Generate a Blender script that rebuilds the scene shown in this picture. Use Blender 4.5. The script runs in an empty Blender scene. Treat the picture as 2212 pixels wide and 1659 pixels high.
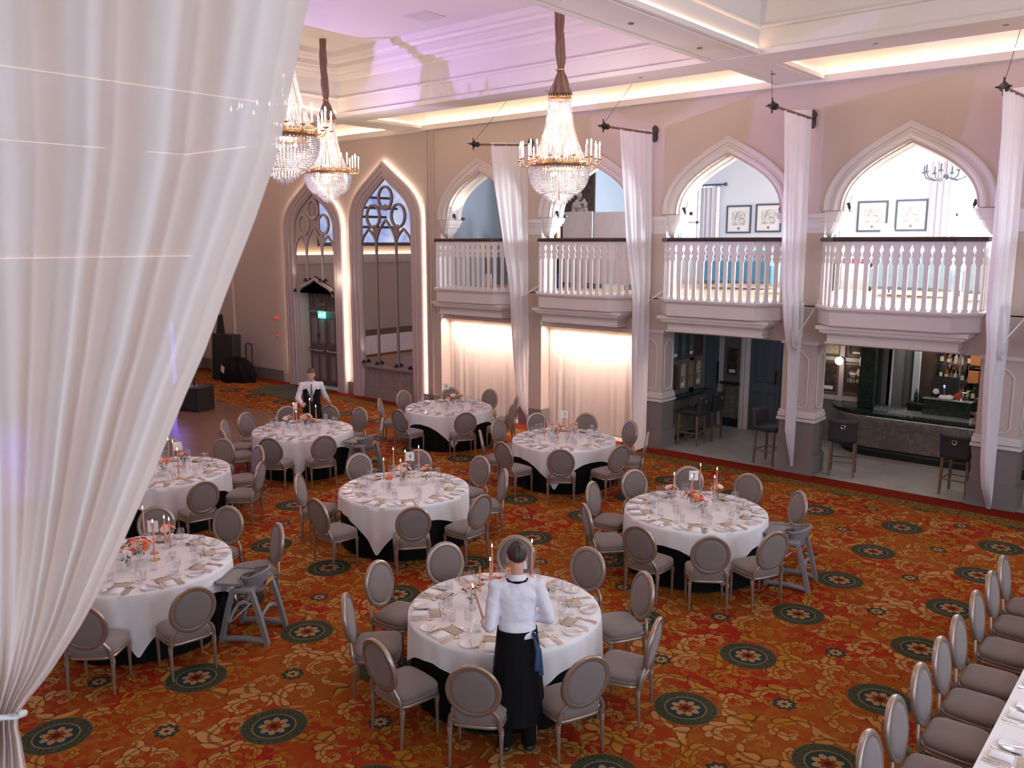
import bpy, math, random
from mathutils import Vector, Matrix
R = math.radians; PI = math.pi
random.seed(7)
SC = bpy.context.scene
COL = SC.collection

# ------------------------------------------------------------------ camera, world, light, exposure
CAM_H = 4.23; FPX = 1835.0; PITCH = math.atan((829.5 - 522.0) / FPX); YAW = R(40.4)
cd = bpy.data.cameras.new('camera'); cam = bpy.data.objects.new('camera', cd); COL.objects.link(cam)
cd.sensor_width = 36.0; cd.lens = 36.0 * FPX / 2212.0; cd.clip_end = 200; cd.clip_start = 0.05
cam.location = (0, 0, CAM_H); cam.rotation_euler = (PI / 2 - PITCH, 0, YAW)
cd.dof.use_dof = True; cd.dof.focus_distance = 9.5; cd.dof.aperture_fstop = 4.5
SC.camera = cam
SC.view_settings.view_transform = 'Standard'; SC.view_settings.look = 'None'
SC.view_settings.gamma = 1.0; SC.view_settings.use_curve_mapping = False
SC.view_settings.exposure = -0.12
cy = SC.cycles
cy.use_denoising = True; cy.max_bounces = 7; cy.diffuse_bounces = 4; cy.glossy_bounces = 4
cy.transmission_bounces = 4; cy.transparent_max_bounces = 14; cy.caustics_reflective = False
cy.caustics_refractive = False; cy.sample_clamp_indirect = 4.0; cy.sample_clamp_direct = 0.0
wd = bpy.data.worlds.new('world'); SC.world = wd; wd.use_nodes = True
wnt = wd.node_tree; wnt.nodes.clear()
wo = wnt.nodes.new('ShaderNodeOutputWorld'); wb = wnt.nodes.new('ShaderNodeBackground')
sky = wnt.nodes.new('ShaderNodeTexSky'); sky.sky_type = 'HOSEK_WILKIE'; sky.turbidity = 4.0
sky.sun_direction = (0.5, -0.5, 0.7)
wb.inputs['Strength'].default_value = 0.6
wnt.links.new(sky.outputs[0], wb.inputs[0]); wnt.links.new(wb.outputs[0], wo.inputs[0])

def aim(o, target):
    d = Vector(target) - o.location
    o.rotation_euler = d.to_track_quat('-Z', 'Y').to_euler()

def light(name, kind, loc, col, power, target=None, size=None, sizey=None, spot=None, blend=0.5, rad=None, spread=None):
    ld = bpy.data.lights.new(name, kind); o = bpy.data.objects.new(name, ld); COL.objects.link(o)
    o.location = loc; ld.color = col; ld.energy = power
    if kind == 'AREA':
        ld.shape = 'RECTANGLE'; ld.size = size; ld.size_y = sizey or size
        if spread: ld.spread = R(spread)
    if kind == 'SPOT': ld.spot_size = R(spot); ld.spot_blend = blend
    if rad is not None and kind != 'AREA': ld.shadow_soft_size = rad
    if target: aim(o, target)
    return o

WARM = (1.0, 0.74, 0.58); NEUT = (1.0, 0.84, 0.72); DAY = (0.62, 0.78, 1.0); VIO = (0.45, 0.32, 1.0)
# daylight through the tall windows of the side wall (to the right of the camera)
for k, (wy, pw) in enumerate(((2.2, 230), (5.6, 230), (9.0, 170), (12.2, 110))):
    light('daylight_window', 'AREA', (6.75, wy, 4.6), DAY, pw, (-8, wy + 1.0, 2.6), 1.5, 4.0)
light('daylight_window', 'AREA', (2.6, -2.6, 4.8), DAY, 230, (-4, 6, 1.0), 1.6, 3.6)
# daylight in the rooms behind the arches
light('daylight_upper', 'AREA', (-6.9, 20.7, 5.3), (0.78, 0.88, 1.0), 480, (-6.6, 15, 4.2), 1.8, 2.0)
light('daylight_upper', 'AREA', (-2.6, 20.7, 5.2), (0.84, 0.91, 1.0), 2000, (-3.4, 15, 4.2), 2.6, 2.2)
light('daylight_upper', 'AREA', (1.6, 18.0, 5.2), (0.74, 0.86, 1.0), 260, (-5.0, 17.6, 4.4), 2.4, 2.2)
light('daylight_upper', 'AREA', (-9.5, 17.2, 5.4), (0.66, 0.80, 1.0), 60, (-13, 18, 4.6), 1.6, 1.4)
# stage lighting at the far end of the hall washes the coffer violet
light('stage_wash', 'SPOT', (-21.0, 6.4, 3.2), (0.40,0.27,1.0), 5200, (-9.5, 9.4, 8.2), spot=58, blend=0.5, rad=0.06)
light('stage_wash', 'SPOT', (-25.6, 8.6, 2.2), (0.25, 0.18, 1.0), 1400, (-17.5, 8.6, 0), spot=60, blend=0.6, rad=0.1)
# added warm fill in the coffers beside and behind the camera, no chandelier built
for p, e in (((-2.4, 6.5, 5.4), 90), ((-9.0, 0.5, 5.4), 60), ((2.5, 10.5, 5.6), 90), ((-15.5, 4.0, 5.6), 110)):
    light('warm_fill', 'POINT', p, WARM, e, rad=0.45)

# ------------------------------------------------------------------ pixel helpers (2212 x 1659 frame)
_f = Vector((-math.sin(YAW), math.cos(YAW), 0)); _r = Vector((math.cos(YAW), math.sin(YAW), 0)); _u = Vector((0, 0, 1))
_fw = _f * math.cos(PITCH) - _u * math.sin(PITCH); _dn = -(_u * math.cos(PITCH) + _f * math.sin(PITCH))
_c = Vector((0, 0, CAM_H))
def ray(x, y): return _fw + _r * ((x - 1106) / FPX) + _dn * ((y - 829.5) / FPX)
def at_z(x, y, z=0.0): d = ray(x, y); return _c + d * ((z - CAM_H) / d.z)
def at_y(x, y, Y): d = ray(x, y); return _c + d * (Y / d.y)
def at_d(x, y, t): return _c + ray(x, y) * t

# ------------------------------------------------------------------ mesh builder
class MB:
    def __init__(s): s.v = []; s.f = []
    def add(s, vs, fs, M=None):
        n = len(s.v)
        s.v += [tuple(M @ Vector(p)) for p in vs] if M is not None else [tuple(p) for p in vs]
        s.f += [tuple(i + n for i in f) for f in fs]; return s
    def box(s, x0, x1, y0, y1, z0, z1, M=None):
        return s.add([(x0,y0,z0),(x1,y0,z0),(x1,y1,z0),(x0,y1,z0),(x0,y0,z1),(x1,y0,z1),(x1,y1,z1),(x0,y1,z1)],
                     [(0,3,2,1),(4,5,6,7),(0,1,5,4),(1,2,6,5),(2,3,7,6),(3,0,4,7)], M)
    def bbox(s, x0, x1, y0, y1, z0, z1, b=0.01, M=None):      # box with chamfered upright edges and top
        p = [(x0+b,y0),(x1-b,y0),(x1,y0+b),(x1,y1-b),(x1-b,y1),(x0+b,y1),(x0,y1-b),(x0,y0+b)]
        cx, cyy = (x0+x1)/2, (y0+y1)/2
        def ring(z, k):
            return [(a+(b*k if a < cx else -b*k), c+(b*k if c < cyy else -b*k), z) for a, c in p]
        return s.loft([ring(z0,1), ring(z0+b,0), ring(z1-b,0), ring(z1,1)], M=M)
    def loft(s, rings, closed=True, cap=True, M=None):
        n = len(rings[0]); vs = [p for r in rings for p in r]; fs = []
        for i in range(len(rings)-1):
            for j in range(n if closed else n-1):
                k = (j+1) % n
                fs.append((i*n+j, i*n+k, (i+1)*n+k, (i+1)*n+j))
        if cap and closed:
            fs.append(tuple(range(n-1, -1, -1))); fs.append(tuple((len(rings)-1)*n + j for j in range(n)))
        return s.add(vs, fs, M)
    def lathe(s, prof, n=16, M=None, cap=True, phase=0.0):
        rings = [[(r*math.cos(phase+2*PI*j/n), r*math.sin(phase+2*PI*j/n), z) for j in range(n)] for r, z in prof]
        return s.loft(rings, True, cap, M)
    def prism(s, poly, z0, z1, M=None):
        return s.loft([[(x,y,z0) for x,y in poly],[(x,y,z1) for x,y in poly]], True, True, M)
    def tube(s, pts, r, n=8, M=None, cap=True):
        pts = [Vector(p) for p in pts]; rings = []; up = Vector((0,0,1)); prev = None
        for i, p in enumerate(pts):
            t = (pts[min(i+1,len(pts)-1)] - pts[max(i-1,0)]).normalized()
            if prev is None:
                a = up if abs(t.z) < 0.9 else Vector((1,0,0)); x = t.cross(a).normalized()
            else:
                x = (prev - t*prev.dot(t))
                x = x.normalized() if x.length > 1e-6 else t.orthogonal().normalized()
            prev = x; y = t.cross(x); rr = r[i] if isinstance(r, list) else r
            ra, rb = rr if isinstance(rr, tuple) else (rr, rr)
            rings.append([p + x*(ra*math.cos(2*PI*j/n)) + y*(rb*math.sin(2*PI*j/n)) for j in range(n)])
        return s.loft(rings, True, cap, M)
    def sphere(s, c, r, n=12, m=8, M=None):
        rx, ry, rz = r if isinstance(r, (list, tuple)) else (r, r, r)
        vs = [(c[0],c[1],c[2]-rz)]; fs = []
        for i in range(1, m):
            a = -PI/2 + PI*i/m
            for j in range(n):
                b = 2*PI*j/n; vs.append((c[0]+rx*math.cos(a)*math.cos(b), c[1]+ry*math.cos(a)*math.sin(b), c[2]+rz*math.sin(a)))
        vs.append((c[0],c[1],c[2]+rz)); T = len(vs)-1
        for j in range(n):
            fs.append((0, 1+(j+1)%n, 1+j))
            for i in range(m-2):
                a = 1+i*n+j; b = 1+i*n+(j+1)%n; fs.append((a, b, b+n, a+n))
            fs.append((T, T-n+j, T-n+(j+1)%n))
        return s.add(vs, fs, M)
    def grid(s, fn, nu, nv, M=None, closeu=False):
        vs = [fn(i/nu, j/nv) for j in range(nv+1) for i in range(nu if closeu else nu+1)]; w = nu if closeu else nu+1; fs = []
        for j in range(nv):
            for i in range(nu):
                a = j*w+i; b = j*w+(i+1)%w; fs.append((a, b, b+w, a+w))
        return s.add(vs, fs, M)
    def strip(s, A, B, closed=False):                        # quads between two equal polylines
        n = len(A); vs = list(A)+list(B)
        return s.add(vs, [(i, (i+1)%n, n+(i+1)%n, n+i) for i in range(n if closed else n-1)])
    def build(s, name, m, parent=None, loc=None, smooth=40, rot=None, thick=None, sub=0):
        me = bpy.data.meshes.new(name); me.from_pydata([tuple(p) for p in s.v], [], s.f); me.update()
        if smooth:
            me.shade_smooth(); me.set_sharp_from_angle(angle=R(smooth))
        me.materials.append(M[m] if isinstance(m, str) else m)
        o = bpy.data.objects.new(name, me); COL.objects.link(o)
        if parent is not None: o.parent = parent
        if loc is not None: o.location = loc
        if rot is not None: o.rotation_euler = rot
        if thick:
            sm = o.modifiers.new('thickness', 'SOLIDIFY'); sm.thickness = thick; sm.offset = 0
        if sub:
            ss = o.modifiers.new('smooth', 'SUBSURF'); ss.levels = sub; ss.render_levels = sub
        return o

def T(x=0, y=0, z=0, rz=0, rx=0, ry=0, s=1.0):
    return Matrix.Translation((x,y,z)) @ Matrix.Rotation(rz,4,'Z') @ Matrix.Rotation(ry,4,'Y') @ Matrix.Rotation(rx,4,'X') @ Matrix.Scale(s,4)
def tag(o, label=None, cat=None, group=None, kind=None):
    if label: o['label'] = label
    if cat: o['category'] = cat
    if group: o['group'] = group
    if kind: o['kind'] = kind
    return o
def thing(name, label, cat, loc=(0,0,0), rz=0.0, group=None):
    o = bpy.data.objects.new(name, None); COL.objects.link(o); o.empty_display_size = 0.1
    o.location = loc; o.rotation_euler = (0,0,rz); return tag(o, label, cat, group)
def struct(o): o['kind'] = 'structure'; return o
def dup(o, parent=None, loc=None, rz=None, label=None, group=None):
    c = o.copy(); COL.objects.link(c); c.parent = parent
    if loc is not None: c.location = loc
    if rz is not None: c.rotation_euler = (0,0,rz) if not isinstance(rz, tuple) else rz
    if label: c['label'] = label
    if group: c['group'] = group
    for ch in KIDS.get(o.name, ()): dup2(ch, c)
    return c
def dup2(o, parent):
    c = o.copy(); COL.objects.link(c); c.parent = parent
    for ch in KIDS.get(o.name, ()): dup2(ch, c)
KIDS = {}
def reg(o):                                                   # remembers the children of a thing, for copying
    KIDS[o.name] = [x for x in COL.objects if x.parent == o]
    for x in KIDS[o.name]: reg(x)
    return o
class Placer:                                                 # first use places the thing itself, later uses copy it
    def __init__(s, o): s.o = reg(o); s.used = False
    def put(s, loc, rz=0.0, label=None, group=None):
        if not s.used:
            s.used = True; o = s.o; o.location = loc; o.rotation_euler = rz if isinstance(rz, tuple) else (0,0,rz)
            if label: o['label'] = label
            if group: o['group'] = group
            return o
        return dup(s.o, None, loc, rz, label, group)
def text(name, body, m, size, M4, parent=None, ext=0.001, align='CENTER', bold=0.0):
    cu = bpy.data.curves.new(name, 'FONT'); cu.body = body; cu.size = size; cu.extrude = ext; cu.align_x = align; cu.align_y = 'CENTER'
    cu.offset = bold; cu.materials.append(M[m])
    tmp = bpy.data.objects.new(name, cu); COL.objects.link(tmp); bpy.context.view_layer.update()
    me = bpy.data.meshes.new_from_object(tmp.evaluated_get(bpy.context.evaluated_depsgraph_get())); bpy.data.objects.remove(tmp); bpy.data.curves.remove(cu)
    o = bpy.data.objects.new(name, me); COL.objects.link(o)
    if parent is not None: o.parent = parent
    o.matrix_local = M4
    return o
# ------------------------------------------------------------------ materials
M = {}
class NT:
    def __init__(s, name):
        s.m = bpy.data.materials.new(name); s.m.use_nodes = True; s.t = s.m.node_tree; s.t.nodes.clear(); M[name] = s.m
        s.out = s.n('ShaderNodeOutputMaterial')
    def n(s, t, **k):
        nd = s.t.nodes.new(t)
        for a, v in k.items(): setattr(nd, a, v)
        return nd
    def l(s, a, b): s.t.links.new(a, b)
    def put(s, sock, v):
        if hasattr(v, 'is_linked') or hasattr(v, 'links'): s.l(v, sock)
        elif v is not None: sock.default_value = (*v, 1.0) if isinstance(v, tuple) and len(v) == 3 and sock.type == 'RGBA' else v
    def m_(s, op, a, b=None, c=None):
        nd = s.n('ShaderNodeMath', operation=op)
        for i, v in enumerate((a, b, c)):
            if v is not None: s.put(nd.inputs[i], v)
        return nd.outputs[0]
    def mix(s, f, a, b, mode='MIX'):
        nd = s.n('ShaderNodeMix', data_type='RGBA', blend_type=mode)
        s.put(nd.inputs[0], f); s.put(nd.inputs[6], a); s.put(nd.inputs[7], b); return nd.outputs[2]
    def noise(s, scale, detail=2.0, vec=None, rough=0.5, dist=0.0):
        nd = s.n('ShaderNodeTexNoise'); nd.inputs['Scale'].default_value = scale; nd.inputs['Detail'].default_value = detail
        nd.inputs['Roughness'].default_value = rough; nd.inputs['Distortion'].default_value = dist
        if vec is not None: s.l(vec, nd.inputs['Vector'])
        return nd.outputs[0]
    def coord(s, which='Object'): return s.n('ShaderNodeTexCoord').outputs[which]
    def ramp(s, f, stops, interp='LINEAR'):
        nd = s.n('ShaderNodeValToRGB'); e = nd.color_ramp.elements; nd.color_ramp.interpolation = interp
        while len(e) < len(stops): e.new(0.5)
        for i, (p, c) in enumerate(stops): e[i].position = p; e[i].color = (*c, 1)
        s.put(nd.inputs[0], f); return nd.outputs[0]
    def bump(s, h, strength=0.2, dist=0.01):
        nd = s.n('ShaderNodeBump'); nd.inputs['Strength'].default_value = strength; nd.inputs['Distance'].default_value = dist
        s.l(h, nd.inputs['Height']); return nd.outputs[0]
    def bsdf(s, col, rough=0.5, metal=0.0, spec=0.5, normal=None, emit=None, es=0.0, sheen=0.0, sss=0.0, coat=0.0):
        b = s.n('ShaderNodeBsdfPrincipled'); s.put(b.inputs['Base Color'], col); s.put(b.inputs['Roughness'], rough)
        b.inputs['Metallic'].default_value = metal; b.inputs['Specular IOR Level'].default_value = spec
        if normal is not None: s.l(normal, b.inputs['Normal'])
        if emit is not None: s.put(b.inputs['Emission Color'], emit); b.inputs['Emission Strength'].default_value = es
        b.inputs['Sheen Weight'].default_value = sheen; b.inputs['Coat Weight'].default_value = coat
        if sss: b.inputs['Subsurface Weight'].default_value = sss; b.inputs['Subsurface Radius'].default_value = (0.01,0.004,0.002)
        return b.outputs[0]
    def done(s, sh): s.l(sh, s.out.inputs[0]); return s.m

def plain(name, col, rough=0.5, metal=0.0, var=0.08, scale=14.0, bump=0.0, bscale=None, spec=0.5, sheen=0.0, sss=0.0, coat=0.0, which='Object'):
    a = NT(name); co = a.coord(which); n = a.noise(scale, 3, co)
    f = a.m_('MULTIPLY_ADD', n, 2*var, 1.0 - var)
    c = a.mix(1.0, col, f, 'MULTIPLY')
    nm = a.bump(a.noise(bscale or scale*6, 2, co), bump, 0.005) if bump else None
    return a.done(a.bsdf(c, rough, metal, spec, nm, sheen=sheen, sss=sss, coat=coat))
def emis(name, col, strength, var=0.0, scale=3.0):
    a = NT(name); e = a.n('ShaderNodeEmission'); n = a.noise(scale, 1, a.coord())
    a.put(e.inputs[0], a.mix(1.0, col, a.m_('MULTIPLY_ADD', n, 2*var, 1-var), 'MULTIPLY')); e.inputs[1].default_value = strength
    return a.done(e.outputs[0])
def sheer(name, col, clear=0.1, trl=0.45, weave=400.0):
    a = NT(name); co = a.coord(); n = a.noise(weave, 1, co); n2 = a.noise(6, 2, co)
    c = a.mix(1.0, col, a.m_('MULTIPLY_ADD', n2, 0.08, 0.96), 'MULTIPLY')
    d = a.n('ShaderNodeBsdfDiffuse'); a.put(d.inputs[0], c); t = a.n('ShaderNodeBsdfTranslucent'); a.put(t.inputs[0], c)
    x = a.n('ShaderNodeMixShader'); x.inputs[0].default_value = trl; a.l(d.outputs[0], x.inputs[1]); a.l(t.outputs[0], x.inputs[2])
    p = a.n('ShaderNodeBsdfTransparent'); y = a.n('ShaderNodeMixShader')
    a.put(y.inputs[0], a.m_('MULTIPLY_ADD', n, clear, clear*0.5)); a.l(x.outputs[0], y.inputs[1]); a.l(p.outputs[0], y.inputs[2])
    return a.done(y.outputs[0])
def glass(name, tint=(0.97,0.98,0.98), base=0.06, gain=0.55, rough=0.03):
    a = NT(name); lw = a.n('ShaderNodeLayerWeight'); lw.inputs[0].default_value = 0.35
    f = a.m_('MULTIPLY_ADD', lw.outputs['Facing'], gain, base)
    f = a.m_('ADD', f, a.m_('MULTIPLY', a.noise(9, 1, a.coord()), 0.02))
    p = a.n('ShaderNodeBsdfTransparent'); p.inputs[0].default_value = (*tint, 1)
    g = a.n('ShaderNodeBsdfGlossy'); g.inputs['Roughness'].default_value = rough; g.inputs[0].default_value = (0.95,0.96,1,1)
    x = a.n('ShaderNodeMixShader'); a.l(f, x.inputs[0]); a.l(p.outputs[0], x.inputs[1]); a.l(g.outputs[0], x.inputs[2])
    return a.done(x.outputs[0])

plain('wall_paint', (0.54,0.445,0.40), 0.75, var=0.03, scale=3, bump=0.05, bscale=300)
plain('pale_paint', (0.68,0.62,0.60), 0.55, var=0.03, scale=4)
plain('white_paint', (0.78,0.73,0.72), 0.4, var=0.03, scale=6)
plain('ceiling_paint', (0.80,0.74,0.69), 0.7, var=0.02, scale=3)
plain('mauve_paint', (0.27,0.215,0.22), 0.5, var=0.05, scale=5)
plain('frame_paint', (0.50,0.41,0.41), 0.5, var=0.04, scale=5)
plain('door_paint', (0.105,0.082,0.088), 0.45, var=0.08, scale=6)
plain('dado_paint', (0.20,0.17,0.165), 0.55, var=0.05, scale=5)
plain('blue_wall', (0.27,0.32,0.38), 0.7, var=0.03, scale=3)
plain('upper_wall', (0.74,0.78,0.84), 0.7, var=0.02, scale=3)
plain('upper_floor', (0.55,0.36,0.22), 0.5, var=0.25, scale=4)
plain('handrail_wood', (0.030,0.020,0.020), 0.3, var=0.15, scale=20)
plain('dark_iron', (0.014,0.015,0.013), 0.45, var=0.2, scale=40)
plain('pole_wood', (0.16,0.07,0.045), 0.45, var=0.15, scale=30)
plain('chair_fabric', (0.20,0.157,0.143), 0.85, var=0.22, scale=160, bump=0.25, bscale=420, sheen=0.25)
plain('chair_frame', (0.36,0.285,0.23), 0.33, metal=0.6, var=0.08, scale=30)
plain('chair_silver', (0.75,0.70,0.65), 0.25, metal=0.9, var=0.05, scale=30)
plain('linen', (0.83,0.80,0.80), 0.8, var=0.03, scale=20, bump=0.08, bscale=500, sheen=0.2)
plain('napkin_linen', (0.86,0.84,0.85), 0.8, var=0.03, scale=60, bump=0.1, bscale=700)
plain('black_cloth', (0.0035,0.003,0.003), 0.75, var=0.2, scale=12, spec=0.2)
plain('porcelain', (0.84,0.82,0.83), 0.14, var=0.02, scale=20)
plain('silverware', (0.80,0.72,0.66), 0.18, metal=1.0, var=0.08, scale=60)
plain('menu_card', (0.50,0.42,0.34), 0.7, var=0.18, scale=60)
plain('menu_edge', (0.10,0.085,0.06), 0.6, var=0.1, scale=60)
plain('grey_napkin', (0.36,0.34,0.31), 0.85, var=0.15, scale=80)
plain('card_paper', (0.86,0.83,0.81), 0.7, var=0.02, scale=20)
plain('ink', (0.02,0.02,0.02), 0.6, var=0.1, scale=40)
plain('candle_pink', (0.74,0.33,0.27), 0.45, var=0.06, scale=20, sss=0.2)
plain('candle_cream', (0.88,0.80,0.72), 0.4, var=0.03, scale=20)
plain('bloom_peach', (0.86,0.47,0.30), 0.6, var=0.2, scale=40)
plain('bloom_coral', (0.80,0.20,0.10), 0.6, var=0.2, scale=40)
plain('bloom_blush', (0.88,0.62,0.55), 0.6, var=0.15, scale=40)
plain('bloom_cream', (0.88,0.78,0.68), 0.6, var=0.12, scale=40)
plain('leaf', (0.09,0.15,0.06), 0.5, var=0.35, scale=30)
plain('dark_leaf', (0.035,0.055,0.04), 0.5, var=0.3, scale=30)
plain('brass', (0.72,0.42,0.19), 0.28, metal=0.9, var=0.12, scale=50)
plain('rope_velvet', (0.21,0.115,0.085), 0.7, var=0.35, scale=40, sheen=0.5)
plain('shirt', (0.79,0.77,0.82), 0.75, var=0.04, scale=18, bump=0.1, bscale=200)
plain('black_suit', (0.0025,0.0025,0.003), 0.8, var=0.2, scale=20, spec=0.25)
plain('skin', (0.66,0.35,0.27), 0.5, var=0.07, scale=14, sss=0.15)
plain('skin_red', (0.60,0.26,0.20), 0.5, var=0.08, scale=14, sss=0.15)
plain('hair_dark', (0.035,0.022,0.016), 0.55, var=0.4, scale=90)
plain('hair_brown', (0.11,0.065,0.04), 0.55, var=0.4, scale=90)
plain('eye_white', (0.8,0.76,0.73), 0.3, var=0.02)
plain('lip', (0.46,0.17,0.15), 0.5, var=0.05)
plain('tie_grey', (0.13,0.12,0.13), 0.5, var=0.2, scale=50)
plain('highchair_grey', (0.21,0.20,0.205), 0.5, var=0.06, scale=30)
plain('highchair_dark', (0.03,0.03,0.032), 0.6, var=0.1, scale=30)
plain('label_yellow', (0.80,0.33,0.04), 0.5, var=0.1, scale=30)
plain('stool_leather', (0.030,0.033,0.037), 0.5, var=0.15, scale=40)
plain('stool_wood', (0.15,0.10,0.06), 0.5, var=0.2, scale=30)
plain('nickel', (0.7,0.68,0.64), 0.2, metal=1.0, var=0.05)
plain('black_plastic', (0.012,0.012,0.013), 0.45, var=0.15, scale=30)
plain('red_plastic', (0.62,0.05,0.025), 0.35, var=0.05, scale=30)
plain('mat_dark', (0.06,0.065,0.045), 0.9, var=0.25, scale=120)
plain('wood_dark', (0.09,0.055,0.035), 0.45, var=0.3, scale=12)
plain('gold_frame', (0.30,0.24,0.15), 0.4, metal=0.6, var=0.15, scale=30)
plain('bar_wall', (0.15,0.155,0.16), 0.6, var=0.06, scale=4)
plain('bar_door', (0.075,0.09,0.105), 0.45, var=0.06, scale=4)
plain('terracotta', (0.55,0.20,0.07), 0.5, var=0.1, scale=10)
plain('sofa_blue', (0.055,0.20,0.32), 0.75, var=0.2, scale=8, sheen=0.4)
plain('sofa_pale', (0.30,0.45,0.55), 0.75, var=0.2, scale=8, sheen=0.4)
plain('cushion_yellow', (0.80,0.52,0.10), 0.8, var=0.1, scale=20)
plain('cushion_white', (0.8,0.8,0.82), 0.8, var=0.05, scale=20)
plain('screen_board', (0.55,0.50,0.52), 0.6, var=0.1, scale=6)
plain('slate_frame', (0.06,0.08,0.11), 0.45, var=0.1)
plain('tin', (0.22,0.20,0.18), 0.4, metal=0.5, var=0.2, scale=30)
plain('bottle_dark', (0.02,0.03,0.02), 0.1, var=0.2, scale=20)
plain('bottle_amber', (0.24,0.09,0.02), 0.1, var=0.2, scale=20)
plain('bottle_clear', (0.45,0.50,0.50), 0.1, var=0.1, scale=20)
plain('label_cream', (0.72,0.62,0.45), 0.6, var=0.15, scale=60)
plain('navy_cloth', (0.02,0.06,0.13), 0.6, var=0.2, scale=20)
for nm, c in (('book_red',(0.28,0.04,0.04)),('book_black',(0.02,0.02,0.025)),('book_green',(0.03,0.10,0.07)),('plant_teal',(0.03,0.09,0.09))):
    plain(nm, c, 0.6, var=0.15, scale=20)
emis('led_warm', (1.0,0.68,0.46), 20.0); emis('led_halo', (1.0,0.78,0.60), 45.0); emis('bulb', (1.0,0.88,0.74), 26.0)
emis('flame', (1.0,0.80,0.50), 30.0); emis('globe_lamp', (1.0,0.86,0.66), 5.0); emis('window_sky', (0.88,0.95,1.0), 5.0)
emis('exit_green', (0.05,0.75,0.55), 3.0); emis('exit_white', (0.75,1.0,0.95), 7.0); emis('stage_blue', (0.20,0.16,1.0), 14.0); emis('blue_led', (0.1,0.3,1.0), 8.0)
emis('fridge_white', (0.85,0.97,1.0), 2.2); emis('spot_lens', (1.0,0.86,0.66), 22.0)
emis('lamp_shade_glow', (1.0,0.97,0.92), 2.2)
sheer('sheer_white', (0.84,0.80,0.80), 0.05, 0.30); sheer('sheer_peach', (0.88,0.78,0.74), 0.03, 0.35)
sheer('curtain_ivory', (0.88,0.80,0.75), 0.02, 0.36)
glass('glass'); glass('bead_crystal', (0.98,0.97,0.97), 0.30, 0.55, 0.10); glass('window_glass', base=0.02, gain=0.3)

a = NT('crystal')                                                # lit crystal drops: cloudy, glossy and translucent
d = a.n('ShaderNodeBsdfDiffuse'); d.inputs[0].default_value = (0.93,0.91,0.91,1)
t_ = a.n('ShaderNodeBsdfTranslucent'); t_.inputs[0].default_value = (0.97,0.95,0.95,1)
x_ = a.n('ShaderNodeMixShader'); x_.inputs[0].default_value = 0.65; a.l(d.outputs[0], x_.inputs[1]); a.l(t_.outputs[0], x_.inputs[2])
g_ = a.n('ShaderNodeBsdfGlossy'); g_.inputs['Roughness'].default_value = 0.08
y_ = a.n('ShaderNodeMixShader'); a.put(y_.inputs[0], a.m_('MULTIPLY_ADD', a.noise(30,1,a.coord()), 0.2, 0.2)); a.l(x_.outputs[0], y_.inputs[1]); a.l(g_.outputs[0], y_.inputs[2])
p_ = a.n('ShaderNodeBsdfTransparent'); z_ = a.n('ShaderNodeMixShader'); z_.inputs[0].default_value = 0.10
a.l(y_.outputs[0], z_.inputs[1]); a.l(p_.outputs[0], z_.inputs[2]); a.done(z_.outputs[0])

a = NT('mirror'); g_ = a.n('ShaderNodeBsdfGlossy'); a.put(g_.inputs['Roughness'], a.m_('MULTIPLY', a.noise(2,1,a.coord()), 0.03))
g_.inputs[0].default_value = (0.74,0.72,0.70,1); a.done(g_.outputs[0])

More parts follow.
